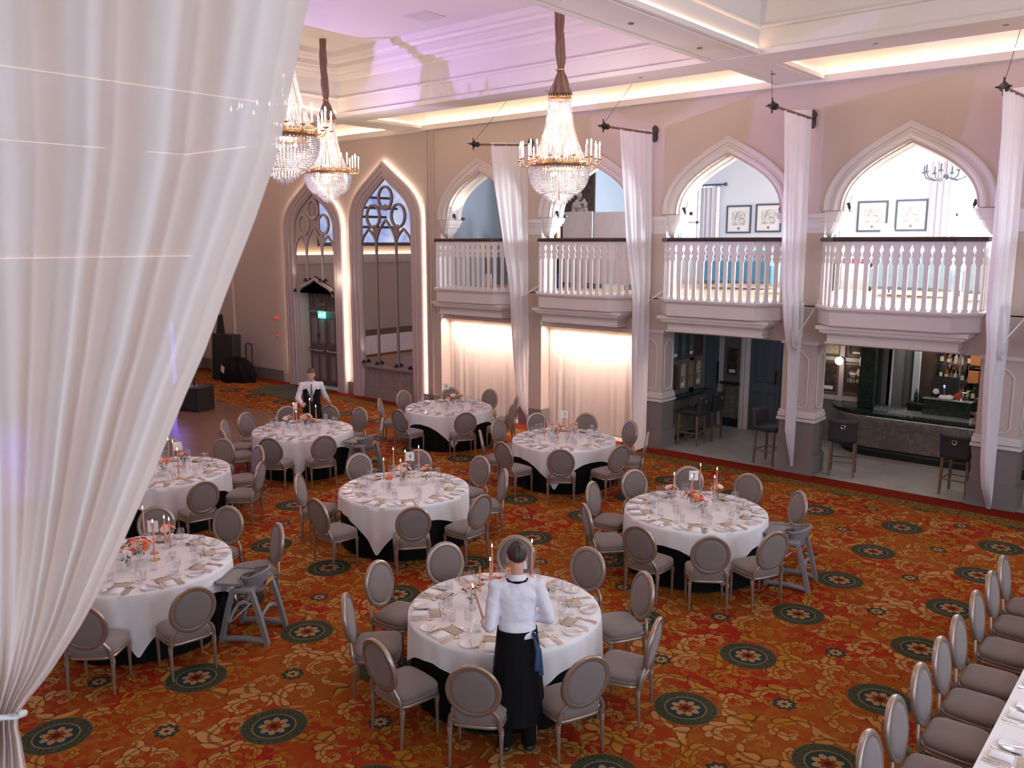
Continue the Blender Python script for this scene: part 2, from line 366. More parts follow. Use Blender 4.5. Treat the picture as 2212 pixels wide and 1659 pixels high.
# --- carpet: woven medallions on a 1.313 m lattice, little flowers between, acanthus scrolls all over
a = NT('carpet'); co = a.n('ShaderNodeNewGeometry').outputs['Position']
sx = a.n('ShaderNodeSeparateXYZ'); a.l(co, sx.inputs[0]); X, Y = sx.outputs[0], sx.outputs[1]
P = 1.313
def cell(v, off):
    return a.m_('SUBTRACT', a.m_('MODULO', a.m_('ADD', v, 60*P + P/2 - off), P), P/2)
def polar(ox, oy):
    u, w = cell(X, ox), cell(Y, oy)
    return a.m_('SQRT', a.m_('ADD', a.m_('MULTIPLY', u, u), a.m_('MULTIPLY', w, w))), a.m_('ARCTAN2', w, u)
wn = a.noise(26, 2, co)
def scroll(scale, seed, arms, twist, warp=0.5):                   # acanthus spirals wound around voronoi cell centres
    mp = a.n('ShaderNodeMapping'); a.l(co, mp.inputs[0]); mp.inputs['Location'].default_value = (seed, seed*1.7, 0); mp.inputs['Scale'].default_value = (1,1,0)
    dn = a.n('ShaderNodeTexNoise'); dn.inputs['Scale'].default_value = scale*1.2; dn.inputs['Detail'].default_value = 1; a.l(mp.outputs[0], dn.inputs['Vector'])
    va = a.n('ShaderNodeVectorMath', operation='MULTIPLY_ADD'); a.l(dn.outputs[1], va.inputs[0]); va.inputs[1].default_value = (warp/scale,)*3; a.l(mp.outputs[0], va.inputs[2])
    vo = a.n('ShaderNodeTexVoronoi', voronoi_dimensions='2D'); vo.inputs['Scale'].default_value = scale; vo.inputs['Randomness'].default_value = 0.8; a.l(va.outputs[0], vo.inputs['Vector'])
    df = a.n('ShaderNodeVectorMath', operation='SUBTRACT'); a.l(va.outputs[0], df.inputs[0]); a.l(vo.outputs['Position'], df.inputs[1])
    s2 = a.n('ShaderNodeSeparateXYZ'); a.l(df.outputs[0], s2.inputs[0])
    ang = a.m_('ARCTAN2', s2.outputs[1], s2.outputs[0]); r = vo.outputs['Distance']
    sc_ = a.n('ShaderNodeSeparateColor'); a.l(vo.outputs['Color'], sc_.inputs[0])
    hand_ = a.m_('SUBTRACT', a.m_('MULTIPLY', a.m_('GREATER_THAN', sc_.outputs[0], 0.5), 2.0), 1.0)    # half of them wind the other way
    lr = a.m_('LOGARITHM', a.m_('ADD', r, 0.045), 2.718)
    ph = a.m_('ADD', a.m_('MULTIPLY', ang, arms), a.m_('MULTIPLY', a.m_('MULTIPLY', lr, twist), hand_))
    arm_ = a.m_('COSINE', ph)
    lobe = a.m_('ABSOLUTE', a.m_('SINE', a.m_('ADD', a.m_('MULTIPLY', a.m_('MULTIPLY', ang, hand_), 3.5), a.m_('MULTIPLY', lr, -4.2))))
    width = a.m_('MULTIPLY_ADD', lobe, 0.62, -0.02)                # scalloped leaf edge
    return a.m_('ADD', arm_, width), arm_, lobe, r
s1, arm1, lobe1, r1_ = scroll(2.5, 3.1, 1.0, 3.4); s2_, arm2, lobe2, r2_ = scroll(5.2, 11.3, 1.0, 2.6)
patch = a.ramp(a.noise(0.95, 2, co, 0.55, 0.6), [(0.40,(0,0,0)),(0.60,(1,1,1))])
ground = a.mix(patch, (0.25,0.016,0.005), (0.25,0.062,0.007))
gold = a.mix(a.ramp(a.noise(1.3, 2, co), [(0.40,(0,0,0)),(0.62,(1,1,1))]), (0.33,0.13,0.012), (0.43,0.21,0.07))
f2 = a.ramp(s2_, [(0.86,(0,0,0)),(0.98,(1,1,1))])
col = a.mix(a.m_('MULTIPLY', f2, 0.85), ground, a.mix(a.noise(2.0,1,co), (0.18,0.075,0.007), (0.34,0.10,0.014)))
f1 = a.ramp(s1, [(0.78,(0,0,0)),(0.86,(1,1,1))])
col = a.mix(a.ramp(s1, [(0.58,(0,0,0)),(0.74,(0.8,0.8,0.8))]), col, (0.040,0.009,0.004))
col = a.mix(f1, col, gold)
col = a.mix(a.m_('MULTIPLY', f1, a.ramp(lobe1, [(0.10,(0.9,0.9,0.9)),(0.26,(0,0,0))])), col, (0.075,0.026,0.006))
col = a.mix(a.ramp(arm1, [(0.965,(0,0,0)),(0.99,(0.7,0.7,0.7))]), col, (0.085,0.032,0.008))
r2, t2 = polar(-6.735, 3.245)
def below(v, lim): return a.m_('LESS_THAN', v, lim)
petal = a.m_('MULTIPLY_ADD', a.m_('ABSOLUTE', a.m_('COSINE', a.m_('MULTIPLY', t2, 4.0))), 0.026, 0.045)
col = a.mix(below(r2, a.m_('MULTIPLY_ADD', a.m_('COSINE', a.m_('MULTIPLY', t2, 8.0)), 0.012, 0.105)), col, (0.033,0.0372,0.027))
col = a.mix(below(r2, petal), col, (0.3,0.192,0.096)); col = a.mix(below(r2, 0.022), col, (0.072,0.012,0.006))
r1, t1 = polar(-7.40, 2.59)
speck = a.ramp(a.noise(48, 2, co, 0.6, 0.4), [(0.45,(0.027,0.0348,0.0204)),(0.60,(0.069,0.066,0.033))])
col = a.mix(below(r1, 0.292), col, (0.144,0.084,0.03)); col = a.mix(below(r1, 0.282), col, speck)
col = a.mix(below(r1, 0.192), col, (0.216,0.138,0.06)); col = a.mix(below(r1, 0.180), col, (0.0204,0.036,0.036))
pet = a.m_('MULTIPLY_ADD', a.m_('ABSOLUTE', a.m_('COSINE', a.m_('MULTIPLY', t1, 4.0))), 0.050, 0.088)
col = a.mix(below(r1, pet), col, (0.3,0.186,0.084))
col = a.mix(below(r1, a.m_('MULTIPLY_ADD', a.m_('ABSOLUTE', a.m_('SINE', a.m_('MULTIPLY', t1, 4.0))), 0.03, 0.052)), col, (0.156,0.033,0.009)); col = a.mix(below(r1, 0.034), col, (0.06,0.009,0.0048))
# border along the long wall: plain red band, then a narrow gold guard
col = a.mix(a.m_('GREATER_THAN', Y, 14.22), col, a.mix(a.ramp(a.noise(16,2,co), [(0.45,(0,0,0)),(0.55,(1,1,1))]), (0.09,0.045,0.0072), (0.204,0.114,0.03)))
col = a.mix(a.m_('GREATER_THAN', Y, 14.58), col, (0.156,0.0132,0.0036))
col = a.mix(1.0, col, a.m_('MULTIPLY_ADD', a.noise(420, 2, co), 0.5, 0.75), 'MULTIPLY')
a.done(a.bsdf(col, 0.95, 0, 0.1, a.bump(a.noise(350, 2, co), 0.3, 0.004)))

# --- parquet of the dance floor
a = NT('parquet'); co = a.n('ShaderNodeNewGeometry').outputs['Position']
bt = a.n('ShaderNodeTexBrick'); a.l(co, bt.inputs['Vector']); bt.inputs['Scale'].default_value = 3.0
for k, v in (('Color1',(0.19,0.095,0.05)),('Color2',(0.25,0.13,0.07)),('Mortar',(0.09,0.045,0.03))): bt.inputs[k].default_value = (*v,1)
bt.inputs['Mortar Size'].default_value = 0.006; bt.inputs['Brick Width'].default_value = 0.9; bt.inputs['Row Height'].default_value = 0.22
w_ = a.noise(14, 3, co, 0.6, 1.2)
a.done(a.bsdf(a.mix(1.0, bt.outputs[0], a.m_('MULTIPLY_ADD', w_, 0.6, 0.7), 'MULTIPLY'), a.m_('MULTIPLY_ADD', w_, 0.15, 0.24), 0, 0.5))
# --- stone tiles of the bar floor, laid on the diagonal
a = NT('stone_tile'); co = a.n('ShaderNodeNewGeometry').outputs['Position']
mp = a.n('ShaderNodeMapping'); a.l(co, mp.inputs[0]); mp.inputs['Rotation'].default_value = (0,0,R(45))
bt = a.n('ShaderNodeTexBrick', offset=0.0); a.l(mp.outputs[0], bt.inputs['Vector']); bt.inputs['Scale'].default_value = 1.9
for k, v in (('Color1',(0.34,0.315,0.30)),('Color2',(0.40,0.37,0.35)),('Mortar',(0.22,0.20,0.19))): bt.inputs[k].default_value = (*v,1)
bt.inputs['Mortar Size'].default_value = 0.006; bt.inputs['Brick Width'].default_value = 1.0; bt.inputs['Row Height'].default_value = 1.0
n_ = a.noise(5, 4, co, 0.6, 0.5)
a.done(a.bsdf(a.mix(1.0, bt.outputs[0], a.m_('MULTIPLY_ADD', n_, 0.7, 0.65), 'MULTIPLY'), 0.38, 0, 0.5))
def marble(name, c0, c1, scale, rough=0.25):
    a = NT(name); co = a.coord(); w = a.n('ShaderNodeTexWave', bands_direction='DIAGONAL'); a.l(co, w.inputs[0])
    w.inputs['Scale'].default_value = scale; w.inputs['Distortion'].default_value = 22; w.inputs['Detail'].default_value = 6; w.inputs['Detail Scale'].default_value = 2.2; w.inputs['Detail Roughness'].default_value = 0.7
    n = a.noise(scale*2, 4, co)
    c = a.mix(a.ramp(w.outputs[1], [(0.70,(0,0,0)),(0.98,(0.75,0.75,0.75))]), a.mix(n, c0, tuple(0.72*k for k in c0)), c1)
    a.done(a.bsdf(c, rough))
marble('brown_marble', (0.175,0.148,0.132), (0.25,0.215,0.195), 1.0, 0.35)
marble('green_marble', (0.014,0.026,0.022), (0.035,0.06,0.05), 2.0, 0.16)
marble('grey_marble', (0.30,0.33,0.33), (0.42,0.45,0.45), 3.0, 0.15)
def print_mat(name, bg, ink, scale, amount=0.5, dist=1.0):       # a printed sheet: blotchy figure on a ground
    a = NT(name); co = a.coord(); n = a.noise(scale, 5, co, 0.65, dist)
    f = a.ramp(n, [(amount-0.04,(0,0,0)),(amount+0.06,(1,1,1))]); a.done(a.bsdf(a.mix(f, bg, ink), 0.35))
print_mat('print_engraving', (0.80,0.78,0.74), (0.22,0.22,0.24), 26, 0.52); print_mat('print_dark', (0.045,0.028,0.025), (0.13,0.09,0.07), 12, 0.55)
print_mat('print_map', (0.62,0.53,0.40), (0.42,0.30,0.20), 14, 0.5); print_mat('print_blue', (0.05,0.10,0.12), (0.11,0.17,0.18), 9, 0.5)
print_mat('print_portrait', (0.55,0.48,0.41), (0.10,0.07,0.06), 9, 0.52); print_mat('print_cream', (0.30,0.24,0.15), (0.13,0.09,0.05), 10, 0.52)
print_mat('floral_cloth', (0.70,0.69,0.74), (0.62,0.30,0.26), 9, 0.66, 0.4)
a = NT('screen_image'); co = a.coord(); e = a.n('ShaderNodeEmission')
a.put(e.inputs[0], a.ramp(a.noise(0.9, 5, co, 0.6, 0.6), [(0.35,(0.30,0.36,0.75)),(0.5,(0.50,0.58,0.95)),(0.65,(0.75,0.80,1.0))])); e.inputs[1].default_value = 1.3; a.done(e.outputs[0])
# ------------------------------------------------------------------ the hall: floor, walls, ceiling
def at_x(x, y, X): d = ray(x, y); return _c + d * (X / d.x)
WY = 15.05; WB = 15.50; ZT = 6.92; XL, XR, YF = -26.6, 7.0, -3.0
PIER = [-12.25, -9.09, -5.94, -2.68, 0.50, 3.70]
BAY = [(-13.84, 1.28), (-10.67, 1.27), (-7.515, 1.265), (-4.31, 1.32), (-1.09, 1.28), (2.10, 1.29)]
LINT, SPR, ARI, ARH, SLAB = 2.43, 4.76, 1.09, 1.06, 3.10
def arch(h, rise, slope=0.52, n=14, hb=0.52, sp=0.48):
    P = [(h,0),(h,hb*rise),(h*sp, rise-h*sp*slope),(0,rise)]; out = []
    for i in range(n+1):
        t = i/n; b = ((1-t)**3, 3*t*(1-t)**2, 3*t*t*(1-t), t**3)
        out.append((sum(b[k]*P[k][0] for k in range(4)), sum(b[k]*P[k][1] for k in range(4))))
    return out + [(-x, z) for x, z in out[-2::-1]]
o = MB().box(XL, XR, YF, WY, -0.12, 0.0).build('floor', 'carpet', smooth=None); struct(o)
o = MB().box(-16.0, XR, WY, 20.2, -0.12, 0.0).build('floor_bar', 'stone_tile', smooth=None); struct(o)

# long wall: plain to the left, arcade to the right
b = MB()
DX0, DX1, DZ = -21.03, -19.33, 2.72                               # doorway
b.box(XL, DX0, WY, WB, 0, ZT).box(DX1, -15.12, WY, WB, 0, ZT)
hd = [((DX0+DX1)/2 + x, DZ + z) for x, z in arch((DX1-DX0)/2, 0.42, 0.5)]
b.loft([[(x, WY, z) for x, z in hd] + [(DX0, WY, ZT), (DX1, WY, ZT)], [(x, WB, z) for x, z in hd] + [(DX0, WB, ZT), (DX1, WB, ZT)]])
for px in PIER[:-1]: b.box(px-0.31, px+0.31, WY, WB, 0, SPR)
b.box(PIER[-1]-0.31, XR, WY, WB, 0, ZT)
for i, (bx, hw) in enumerate(BAY):
    l = -15.12 if i == 0 else PIER[i-1]; r = PIER[i]
    ll = -15.12 if i == 0 else l+0.31; rr = r-0.31
    b.box(ll, rr, WY, WB, LINT, SLAB)                             # lintel
    A = [(bx+x, SPR+z) for x, z in arch(ARH, ARI)]
    pts = [(r, SPR)] + A + [(l, SPR)] + [(l, ZT), (r, ZT)]
    b.loft([[(x, WY, z) for x, z in pts], [(x, WB, z) for x, z in pts]])
o = b.build('wall_back', 'wall_paint', smooth=None); struct(o)
# piers carry their own mouldings
b = MB(); d = MB()
for i, px in enumerate(PIER[:-1]):
    x0, x1 = px-0.315, px+0.315
    for z0, z1, e in ((4.38,4.46,.02),(4.46,4.58,.035),(4.58,4.64,.06),(4.64,4.72,.09)): b.box(x0-e*.4, x1+e*.4, WY-e, WB+.02, z0, z1)
    if i >= 1:
        b.box(x0-.03, x1+.03, WY-.035, WB+.03, 2.40, 2.46)
        for z0, z1, e in ((0.98,1.03,.05),(1.05,1.12,.035),(1.12,1.17,.02)): b.box(x0-e, x1+e, WY-e, WB+e, z0, z1)
        for s in (0, 1):                                          # long panel with pointed ends, framed by a raised bead
            w = 0.17; pan = [(-w,1.32),(-w*.7,1.24),(w*.7,1.24),(w,1.32),(w,2.12),(w*.55,2.22),(0,2.28),(-w*.55,2.22),(-w,2.12)]
            for k in range(len(pan)):
                p, q = pan[k], pan[(k+1)%len(pan)]
                P = [(px+p[0], WY-.004, p[1]), (px+q[0], WY-.004, q[1])] if s == 0 else [(x1+.004, WY+.225+p[0]*.9, p[1]), (x1+.004, WY+.225+q[0]*.9, q[1])]
                b.tube(P, 0.014, 6)
        d.box(x0-.012, x1+.012, WY-.012, WB+.012, 0.40, 0.98); d.box(x0-.05, x1+.05, WY-.05, WB+.05, 0.0, 0.36); d.box(x0-.03, x1+.03, WY-.03, WB+.03, 0.36, 0.40)
    else: d.box(x0-.03, x1+.03, WY-.03, WB, 0, 0.42)
struct(b.build('trim_1', 'pale_paint')); struct(d.build('trim_2', 'dado_paint', smooth=None))
# corner pilaster with its double bead, baseboards
b = MB().box(-15.60, -15.30, WY-.04, WY, 0, ZT).box(-15.54, -15.49, WY-.075, WY-.03, 0, ZT).box(-15.42, -15.37, WY-.075, WY-.03, 0, ZT).box(-15.30, -15.12, WY-.03, WY, 0, 2.45)
b.box(-24.98, -24.5, WY-.07, WY, 0, ZT)
struct(b.build('trim_3', 'wall_paint', smooth=None))
b = MB().box(XL, -21.95, WY-.03, WY, 0, 0.34).box(-18.98, -18.62, WY-.03, WY, 0, 0.34).box(-15.72, -15.12, WY-.085, WY, 0, 0.36).box(XL, XL+.03, YF, WY, 0, 0.34)
struct(b.build('baseboard_back', 'dado_paint', smooth=None))
# arch mouldings: nested orders, the inner ones stepping into the wall
ORD = [(0.30,0.0),(0.30,-.035),(0.27,-.05),(0.24,-.035),(0.205,-.035),(0.19,-.012),(0.15,-.012),(0.13,-.045),(0.09,-.045),(0.07,-.02),(0.0,0.02),(0.0,0.10),(-.02,0.10),(-.035,0.14),(-.02,0.18),(-.02,0.30),(-.05,0.33),(-.05,0.46)]
for i, (bx, hw) in enumerate(BAY[:5]):
    b = MB(); C = []
    for off, dy in ORD: C.append([(bx+x, WY+dy, SPR+z) for x, z in arch(ARH+off, ARI+off*1.06, n=16)])
    for p, q in zip(C, C[1:]): b.strip(p, q)
    for s in (-1, 1):                                             # corbel under each springing
        e = bx + s*hw
        rings = [(4.30,.03,.05),(4.36,.08,.12),(4.46,.16,.20),(4.56,.20,.22),(4.57,.235,.24),(4.62,.24,.245),(4.63,.26,.26),(4.72,.29,.28),(4.75,.29,.28)]
        L = []
        for z, ex, ey in rings:
            xa, xb = (e, e - s*ex) if s > 0 else (e, e - s*ex)
            ym = WY + .24
            L.append([(xa, ym-ey, z), (xb+s*.05, ym-ey, z), (xb, ym-ey+.05, z), (xb, ym+ey-.05, z), (xb+s*.05, ym+ey, z), (xa, ym+ey, z)][::(-1 if s > 0 else 1)])
        b.loft(L)
    struct(b.build('trim_%d' % (4+i), 'pale_paint', smooth=30))

# other walls, with the tall windows that let the daylight in
b = MB(); WIN = ((2.2,1.5),(5.6,1.5),(9.0,1.5),(12.2,1.5)); yy = YF
for wy, ww in WIN: b.box(XR, XR+.3, yy, wy-ww/2, 0, 8.4); b.box(XR, XR+.3, wy-ww/2, wy+ww/2, 0, 2.5); b.box(XR, XR+.3, wy-ww/2, wy+ww/2, 6.7, 8.4); yy = wy+ww/2
b.box(XR, XR+.3, yy, 20.5, 0, 8.4)
struct(b.build('wall_right', 'wall_paint', smooth=None))
for k, (wy, ww) in enumerate(WIN):
    f = MB()
    for u in (-.5, -.17, .17, .5): f.box(XR+.1, XR+.16, wy+u*ww-.03, wy+u*ww+.03, 2.5, 6.7)
    for z in (2.53, 3.9, 5.3, 6.67): f.box(XR+.1, XR+.16, wy-ww/2, wy+ww/2, z-.03, z+.03)
    w = struct(f.build('window_%d' % (k+1), 'white_paint', smooth=None)); MB().box(XR+.125, XR+.13, wy-ww/2, wy+ww/2, 2.5, 6.7).build('pane', 'window_glass', w, smooth=None)
struct(MB().box(XL, 1.8, YF-.3, YF, 0, 8.4).box(3.4, XR, YF-.3, YF, 0, 8.4).box(1.8, 3.4, YF-.3, YF, 0, 2.8).box(1.8, 3.4, YF-.3, YF, 6.8, 8.4).build('wall_front', 'wall_paint', smooth=None))
b = MB().box(XL-.3, XL, YF, WB, 0, 8.4)
struct(b.build('wall_left', 'wall_paint', smooth=None))

# coffered ceiling
BS, BT = 6.95, 7.02; CZ = 8.2
xb = [(-16.4,-15.6),(-6.55,-5.77),(3.2,4.0)]; yb = [(1.6,2.2),(12.40,13.05)]
b = MB()
for x0, x1 in xb: b.box(x0-.05, x1+.05, YF, WY, BS, BT)
for y0, y1 in yb: b.box(XL, XR, y0-.05, y1+.05, BS-.01, BT)
for x0, x1 in xb:                                                 # little raised fillets along the soffits
    for u in (x0+.06, x1-.06): b.box(u-.015, u+.015, YF, WY, BS-.012, BS)
cells = []
xs = [XL] + [v for p in xb for v in p] + [XR]; ys = [YF] + [v for p in yb for v in p] + [WY-.02]
for i in range(0, len(xs)-1, 2):
    for j in range(0, len(ys)-1, 2):
        x0, x1, y0, y1 = xs[i], xs[i+1], ys[j], ys[j+1]; big = y1-y0 > 5
        if big: prof = [(0,BT),(0,7.30),(.045,7.31),(.055,7.335),(.045,7.36),(.012,7.37),(.012,7.70),(.05,7.72),(.06,7.75),(.11,7.77),(.12,7.82),(.20,7.84),(.22,7.90),(.25,7.91),(.25,8.00),(.33,8.02),(.36,8.07),(.44,8.09),(.46,CZ)]
        else: prof = [(0,BT),(0,7.38),(.05,7.40),(.07,7.46),(.05,7.50),(.05,7.62)]
        rg = [[(x0+d,y0+d,z),(x1-d,y0+d,z),(x1-d,y1-d,z),(x0+d,y1-d,z)] for d, z in prof]
        n0 = len(b.v)
        for p, q in zip(rg, rg[1:]): b.strip(p, q, True)
        b.add(rg[-1], [(0,1,2,3)]); cells.append((x0,x1,y0,y1,big))
b.box(XL-.3, XR+.3, YF-.3, WB, 8.4, 8.5)
b.box(XL, XR, WY-.17, WY, ZT-.02, BT)                             # ledge over the long wall
CEIL = struct(b.build('ceiling', 'ceiling_paint', smooth=20))
for x0, x1, y0, y1, big in cells:                                 # warm strip lights lying on the ledges
    if x0 > 3 or y1 < 2: continue
    s = 0.028; z0 = BT; i_ = 0.045
    def strip(xa, xb_, ya, yb_): MB().box(xa, xb_, ya, yb_, z0, z0+.018).build('light_strip', 'led_warm', CEIL, smooth=None)
    strip(x0+i_-.03, x1-i_+.03, y0+i_-.03, y0+i_-.03+s); strip(x0-.01, x0-.01+s, y0+.06, y1-.06); strip(x1-s+.01, x1+.01, y0+.06, y1-.06)
    if big: strip(x0+.02, x1-.02, y1+.008, y1+.008+s)
    else: MB().box(x0+.02, x1-.02, WY-.17, WY-.145, BT, BT+.032).build('light_strip', 'led_warm', CEIL, smooth=None)
MB().box(-11.85, -11.30, 10.94, 11.46, CZ-.012, CZ).build('hatch', 'pale_paint', CEIL, smooth=None)
for p in ((-6.2,6.5),(-6.2,8.2),(-6.2,9.6),(-6.2,11.4),(-6.2,13.9),(-8.0,12.72),(-10,12.72),(-4.2,12.72),(-2.6,12.72)):
    MB().lathe([(.03,BS-.016),(.04,BS-.012),(.04,BS)],14,T(p[0],p[1],0)).build('downlight', 'tin', CEIL)

# rooms behind the arcade -------------------------------------------------------------
b = MB().box(-15.7, 4.3, WB, 21.5, SLAB-.25, SLAB).box(-15.12, 4.0, WY, WB, SLAB-.02, SLAB)
struct(b.build('floor_upper', 'upper_floor', smooth=None))
struct(MB().box(-16.0, 4.6, WB, 21.6, 6.55, 6.75).box(-16.0, XR, WB, 20.5, 2.75, 2.84).build('ceiling_upper', 'pale_paint', smooth=None))
UY = 21.2
def holes(b, x0, x1, y0, y1, z0, z1, hs):
    x = x0
    for a, c, e, g in hs: b.box(x, a, y0, y1, z0, z1); b.box(a, c, y0, y1, z0, e); b.box(a, c, y0, y1, g, z1); x = c
    return b.box(x, x1, y0, y1, z0, z1)
b = MB(); holes(b, -12.9, 4.3, UY, UY+.3, SLAB, 6.6, [(-11.95,-10.95,3.75,5.75),(-5.0,-2.9,3.65,6.0),(-0.8,1.4,3.65,6.0)])
b.box(-9.0, -8.9, 21.15, UY, SLAB, SLAB+.01)
struct(b.build('wall_upper_back', 'upper_wall', smooth=None))
struct(MB().box(4.3, 4.6, WB, 21.5, SLAB, 6.6).build('wall_upper_right', 'upper_wall', smooth=None))
struct(MB().box(-15.7, -12.9, 18.0, 18.2, SLAB, 6.6).box(-12.9, -12.6, 18.0, 21.5, SLAB, 6.6).box(-15.7, -15.4, WB, 18.2, SLAB, 6.6).build('wall_upper_left', 'blue_wall', smooth=None))
for k, (x0, x1, z0, z1) in enumerate(((-11.95,-10.95,3.75,5.75),(-5.0,-2.9,3.65,6.0),(-0.8,1.4,3.65,6.0))):
    f = MB(); n = 2 if k == 0 else 3
    for i in range(n+1): u = x0+(x1-x0)*i/n; f.box(u-.03, u+.03, UY+.05, UY+.11, z0, z1)
    for z in (z0+.03, (z0+z1)/2, z1-.03): f.box(x0, x1, UY+.05, UY+.11, z-.03, z+.03)
    w = struct(f.build('window_%d' % (k+6), 'white_paint', smooth=None)); MB().box(x0, x1, UY+.2, UY+.21, z0, z1).build('pane', 'window_sky', w, smooth=None)
struct(MB().box(-12.6, 4.3, UY-.03, UY, SLAB, SLAB+.22).box(-15.4, -12.9, 17.97, 18.0, SLAB, SLAB+.22).build('baseboard_upper', 'white_paint', smooth=None))
# ground floor behind the arcade: curtained bays, lobby, bar
struct(MB().box(-15.4, -9.0, 16.6, 16.8, 0, 2.8).box(-9.2, -9.0, WB, 18.2, 0, 2.8).box(-15.6, -15.4, WB, 16.8, 0, 2.8).build('wall_bar_left', 'bar_wall', smooth=None))
struct(MB().box(-9.0, -6.75, 18.0, 18.2, 0, 2.8).box(-6.95, -6.75, 17.9, 18.2, 0, 2.8).box(-6.75, -5.20, 18.0, 18.2, 0, 2.8).box(-5.4, -5.2, 18.2, 20.0, 0, 2.8).box(-5.4, 5.0, 19.9, 20.1, 0, 2.8).build('wall_bar_back', 'bar_wall', smooth=None))
# ------------------------------------------------------------------ chairs, tables and what is laid on them
def ellipse(rx, rz, n): return [(rx*math.cos(2*PI*k/n), rz*math.sin(2*PI*k/n)) for k in range(n)]
def yb(z): return -.225 - .085*(z-.42)/.5
def seat_plan(e=0.0, n=28):
    out = []
    for k in range(n):
        a = 2*PI*k/n; c, s = math.cos(a), math.sin(a); q = 0.42
        x = math.copysign(abs(c)**q, c); y = math.copysign(abs(s)**q, s)
        w = (.215 if y < 0 else .215) + .028*(y+1)/2
        out.append(((w+e)*x, .0 + ((.195 if y > 0 else .215)+e)*y + (.015*(1-x*x) if y > 0 else 0)))
    return out
def make_chair():
    t = thing('banquet_chair', 'grey oval-back banquet chair', 'chair')
    P = [(0,.405),(.004,.42),(.006,.44),(-.004,.458)]
    L = [[(x,y,z) for x,y in seat_plan(e)] for e, z in P]
    for f, z in ((.86,.472),(.62,.481),(.3,.485)): L.append([(x*f,y*f,z) for x,y in seat_plan(-.004)])
    MB().loft(L).build('seat', 'chair_fabric', t, smooth=60)
    L = [[(x,y,z) for x,y in seat_plan(e)] for e, z in ((-.006,.342),(.006,.348),(.010,.362),(.004,.372),(.010,.385),(.008,.40),(0,.405))]
    MB().loft(L).build('seat_frame', 'chair_frame', t, smooth=50)
    leg = [(.010,0),(.0115,.012),(.009,.02),(.0125,.045),(.0165,.20),(.020,.290),(.016,.294),(.024,.302),(.024,.312),(.017,.317),(.0245,.325),(.0245,.333),(.021,.337),(.022,.36)]
    b = MB().lathe(leg, 10)
    for x, y in ((-.215,.165),(.215,.165)): b.build('leg', 'chair_frame', t, (x,y,0), smooth=35)
    for x, y in ((-.205,-.2),(.205,-.2)): b.build('leg', 'chair_frame', t, (x*1.04,y-.022,0), smooth=35, rot=(-.06,0,0))
    for s in (-1, 1):
        pts = [(s*.205,-.213,.35),(s*.209,-.218,.40),(s*.203,-.226,.445),(s*.178,-.236,.49),(s*.150,-.243,.525),(s*.140,-.247,.56)]
        MB().tube(pts, [(.017,.02),(.018,.02),(.018,.019),(.016,.017),(.014,.016),(.010,.012)], 8).build('back_stile', 'chair_frame', t, smooth=60)
    n = 36; cz = .705; rings = []
    for k in range(n):
        a = 2*PI*k/n; ca, sa = math.cos(a), math.sin(a); ring = []
        for d, h in ((0,-.017),(.010,-.022),(.036,-.020),(.044,-.010),(.044,.010),(.036,.020),(.010,.022),(0,.017)):
            x = (.185+d)*ca; z = cz + (.200+d)*sa; ring.append((x, yb(z)+h, z))
        rings.append(ring)
    b = MB(); vs = [p for r in rings for p in r]; m = 8
    b.add(vs, [(k*m+j, k*m+(j+1)%m, ((k+1)%n)*m+(j+1)%m, ((k+1)%n)*m+j) for k in range(n) for j in range(m)])
    b.build('back_frame', 'chair_frame', t, smooth=45)
    L = []
    for f, h in ((.10,.031),(.55,.030),(.85,.026),(.97,.018),(1.0,.006),(1.0,-.006),(.97,-.016),(.85,-.022),(.55,-.025),(.10,-.026)):
        L.append([(x*f*.187, yb(cz+z*f*.202)+h, cz+z*f*.202) for x, z in ellipse(1,1,32)])
    MB().loft(L).build('backrest', 'chair_fabric', t, smooth=60)
    return t
CHAIR = Placer(make_chair())

CLOCK = ['twelve','one','two','three','four','five','six','seven','eight','nine','ten','eleven']
def clock(c, p):
    d = Vector((p[0]-c[0], p[1]-c[1], 0)); return round(math.degrees(math.atan2(d.dot(_r), d.dot(_f)))/30) % 12
class Clock:
    def __init__(s, c): s.c = c; s.used = set()
    def __call__(s, p):
        h = clock(s.c, p)
        for k in (0,1,-1,2,-2,3,-3):
            if (h+k) % 12 not in s.used: s.used.add((h+k)%12); return CLOCK[(h+k)%12] + " o'clock"
        return CLOCK[h] + " o'clock"
TN = {'T1':"the aproned waiter's table",'T2':'table two','T3':'table three','T4':'table four','T5':'table five',
      'T6':'the blank-card table','T7':"the waistcoated waiter's table",'T9':'table nine'}
TC = {'T1':(-5.03,5.80),'T2':(-5.11,9.71),'T3':(-8.87,11.85),'T4':(-8.77,7.93),'T9':(-12.51,12.63),'T7':(-13.07,9.31),'T5':(-8.83,4.14),'T6':(-12.19,6.18)}
